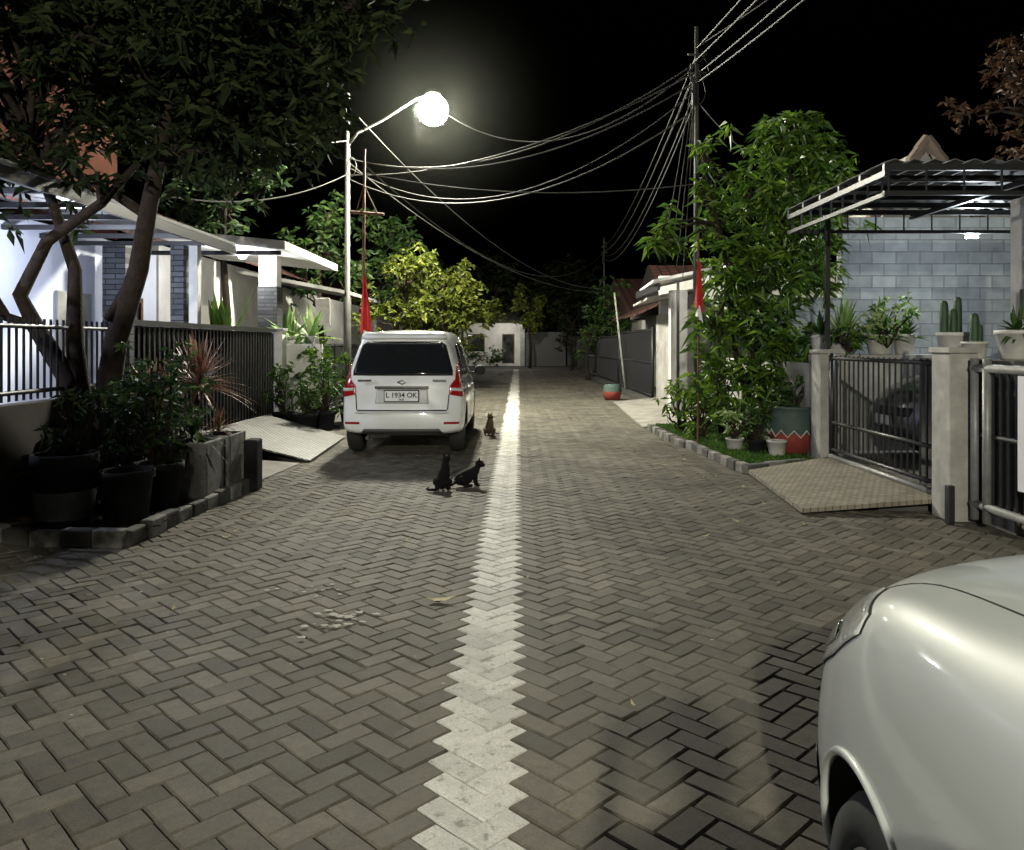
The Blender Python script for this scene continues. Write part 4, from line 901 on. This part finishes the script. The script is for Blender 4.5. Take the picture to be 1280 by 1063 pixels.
MB().box(-6.4,-6.35,12.67,12.748,.82,2.28).box(-6.4,-6.35,13.702,13.78,.82,2.28).box(-6.4,-6.35,13.2,13.25,.9,2.2).box(-6.4,-6.35,12.75,13.7,2.202,2.28).make('window_frame',M['wood'],E)
box('door',-6.4,-6.36,11.2,12.1,.14,2.25,M['whited'],E)
box('stone_column',-6.2,-5.85,12.1,12.5,0,3.0,M['stoneY'],E)
box('stone_column_front',-5.0,-4.8,11.7,11.95,.1,2.95,M['stoneY'],E)
box('white_column',-4.75,-4.62,11.75,11.9,.1,3.0,M['white'],E)
slab('canopy',[(-6.4,3.5),(-4.25,3.5),(-4.25,12.3),(-6.4,12.3)],[3.35,3.05,3.05,3.35],M['polyc'],.04).parent=E
mb=MB()
for y in np.arange(3.6,12.3,.8): mb.box(-6.38,-4.27,y,y+.05,2.93,2.99)
mb.box(-4.29,-4.24,3.5,12.3,2.88,3.0); mb.make('canopy_frame',M['black'],E)
mb=MB(); mb.v+=[(-5.9,2.5,3.3),(-5.9,14.8,3.3),(-9.5,14.8,5.6),(-9.5,2.5,5.6)]; mb.f+=[(0,1,2,3)]; o=mb.make('tiled_roof',M['tileroof'],E); so=o.modifiers.new('s','SOLIDIFY'); so.thickness=.1
box('upper_storey',-12,-7.2,8.5,14.6,3.4,6.4,mat('orange_wall',(.07,.028,.02),.95,nscale=2,namt=.5,spec=.05),E)
light('porch_light',(-5.1,9.3,2.62),190,(.76,.83,1.0),.03,parent=E)
light('porch_light_b',(-5.3,6.2,2.6),130,(.72,.78,1.0),.03,parent=E)
for yy in (6.2,9.3): box('ceiling_light',-5.3,-5.1,yy-.06,yy+.06,2.99,3.02,M['potw'],E)
E=empty('house')
slab('porch_canopy',[(-6.3,13.2),(-3.75,13.2),(-3.75,17.2),(-6.3,17.2)],[3.45,3.2,3.2,3.45],M['white'],.14).parent=E
mb=MB().box(-6.1,-3.85,13.3,13.36,2.98,3.05); mb.make('beam',M['black'],E)
box('column_white',-4.62,-4.3,14.6,14.92,2.55,3.12,M['white'],E)
box('column_stone',-4.64,-4.28,14.58,14.94,.1,2.55,M['stone'],E)
box('front_wall',-6.6,-6.4,14.5,22,0,3.3,M['white'],E)
MB().box(-6.398,-6.38,15.4,17.0,.9,2.3).make('window',M['winlit'],E)
MB().box(-6.4,-6.34,15.3,15.398,.8,2.4).box(-6.4,-6.34,17.002,17.1,.8,2.4).box(-6.4,-6.34,16.17,16.23,.9,2.3).make('window_frame',M['wood'],E)
mb=MB(); mb.v+=[(-5.9,17.3,3.3),(-5.9,24,3.3),(-9.5,24,5.0),(-9.5,17.3,5.0)]; mb.f+=[(0,1,2,3)]; mb.make('roof',M['tileroof'],E)
light('porch_light',(-4.75,14.1,2.78),110,(1,1,.97),.06,parent=E)
MB().lathe([(.001,-.07),(.06,-.05),(.08,0),(.06,.04),(.04,.06)],(-4.75,14.1,3.06),14).make('porch_bulb',mat('lit_bulb3',(1,1,1),.3,emit=(1,1,.97),estr=25),E)
box('shelf_wall',-4.2,-3.4,14.15,14.4,0,1.5,M['white'])
for x,y in ((-3.95,14.28),(-3.6,14.28)):
    E=pot('potted_plant',x,y,1.5,.1,.14,M['potw']); spiky('fronds',(x,y,1.6),16,.6,.13,M['leafw'],E,1.6,.3)
E=empty('banana_plant'); spiky('fronds',(-4.75,13.1,1.2),18,1.1,.22,M['leafg'],E,2.5,.4)
E=empty('banana_plant'); spiky('fronds',(-4.5,15.6,1.2),16,1.0,.2,M['leafg'],E,2.5,.4)
E=empty('house')
slab('awning',[(-6.3,18.2),(-3.7,18.2),(-3.7,22.5),(-6.3,22.5)],[3.2,2.7,2.7,3.2],M['whited'],.08).parent=E
box('front_wall',-6.7,-6.5,22.5,34,0,3.1,M['white'],E)
mb=MB()
for y in (18.3,22.4): mb.box(-3.85,-3.77,y-.04,y+.04,.1,2.7)
mb.make('posts',M['steel'],E)
light('porch_light',(-4.6,28.0,2.4),60,(1,.95,.8),.08,parent=E)  # fixtureless fill added to lift the far left side
gablehouse('house',-12,-6.0,35,45,2.9,1.7,M['whited'],M['tileroof'],'x',[('e',37,38.4,1,2,True)])
picket('metal_fence',-4.1,14.6,30,.1,1.5,M['black'],.16,.018,(.03,.5,.97),.025)
picket('metal_fence',-4.1,30.5,46,.1,1.5,M['black'],.25,.022,(.03,.5,.97),.03)
E=empty('wall_plaque'); box('plaque',-4.3,-3.98,17.5,17.53,1.9,2.5,M['potw'],E)

# ---------------------------------------------------------------- world, ambient fill, camera
w=bpy.data.worlds.new('World'); S.world=w; w.use_nodes=True; nt=w.node_tree; bg=nt.nodes['Background']
sk=nt.nodes.new('ShaderNodeTexSky'); sk.sky_type='NISHITA'; sk.sun_disc=False; sk.sun_elevation=math.radians(-5); sk.sun_rotation=math.radians(180)
nt.links.new(sk.outputs[0],bg.inputs['Color']); bg.inputs['Strength'].default_value=0.10
l=light('ambient_fill',(0,0,20),.02,(.8,.88,1.0),kind='SUN',angle=math.radians(2)); l.rotation_euler=(math.radians(35),0,math.radians(20))  # weak sun lamp added as ambient fill
cam=bpy.data.cameras.new('camera'); co=bpy.data.objects.new('camera',cam); COL.objects.link(co); S.camera=co
co.location=(0,0,1.5); co.rotation_euler=(math.pi/2,0,0); cam.sensor_width=36; cam.lens=36*1000/1280; cam.shift_y=-101.5/1280; cam.clip_end=500; cam.clip_start=.05
S.view_settings.view_transform='Standard'; S.view_settings.look='None'; S.view_settings.exposure=0
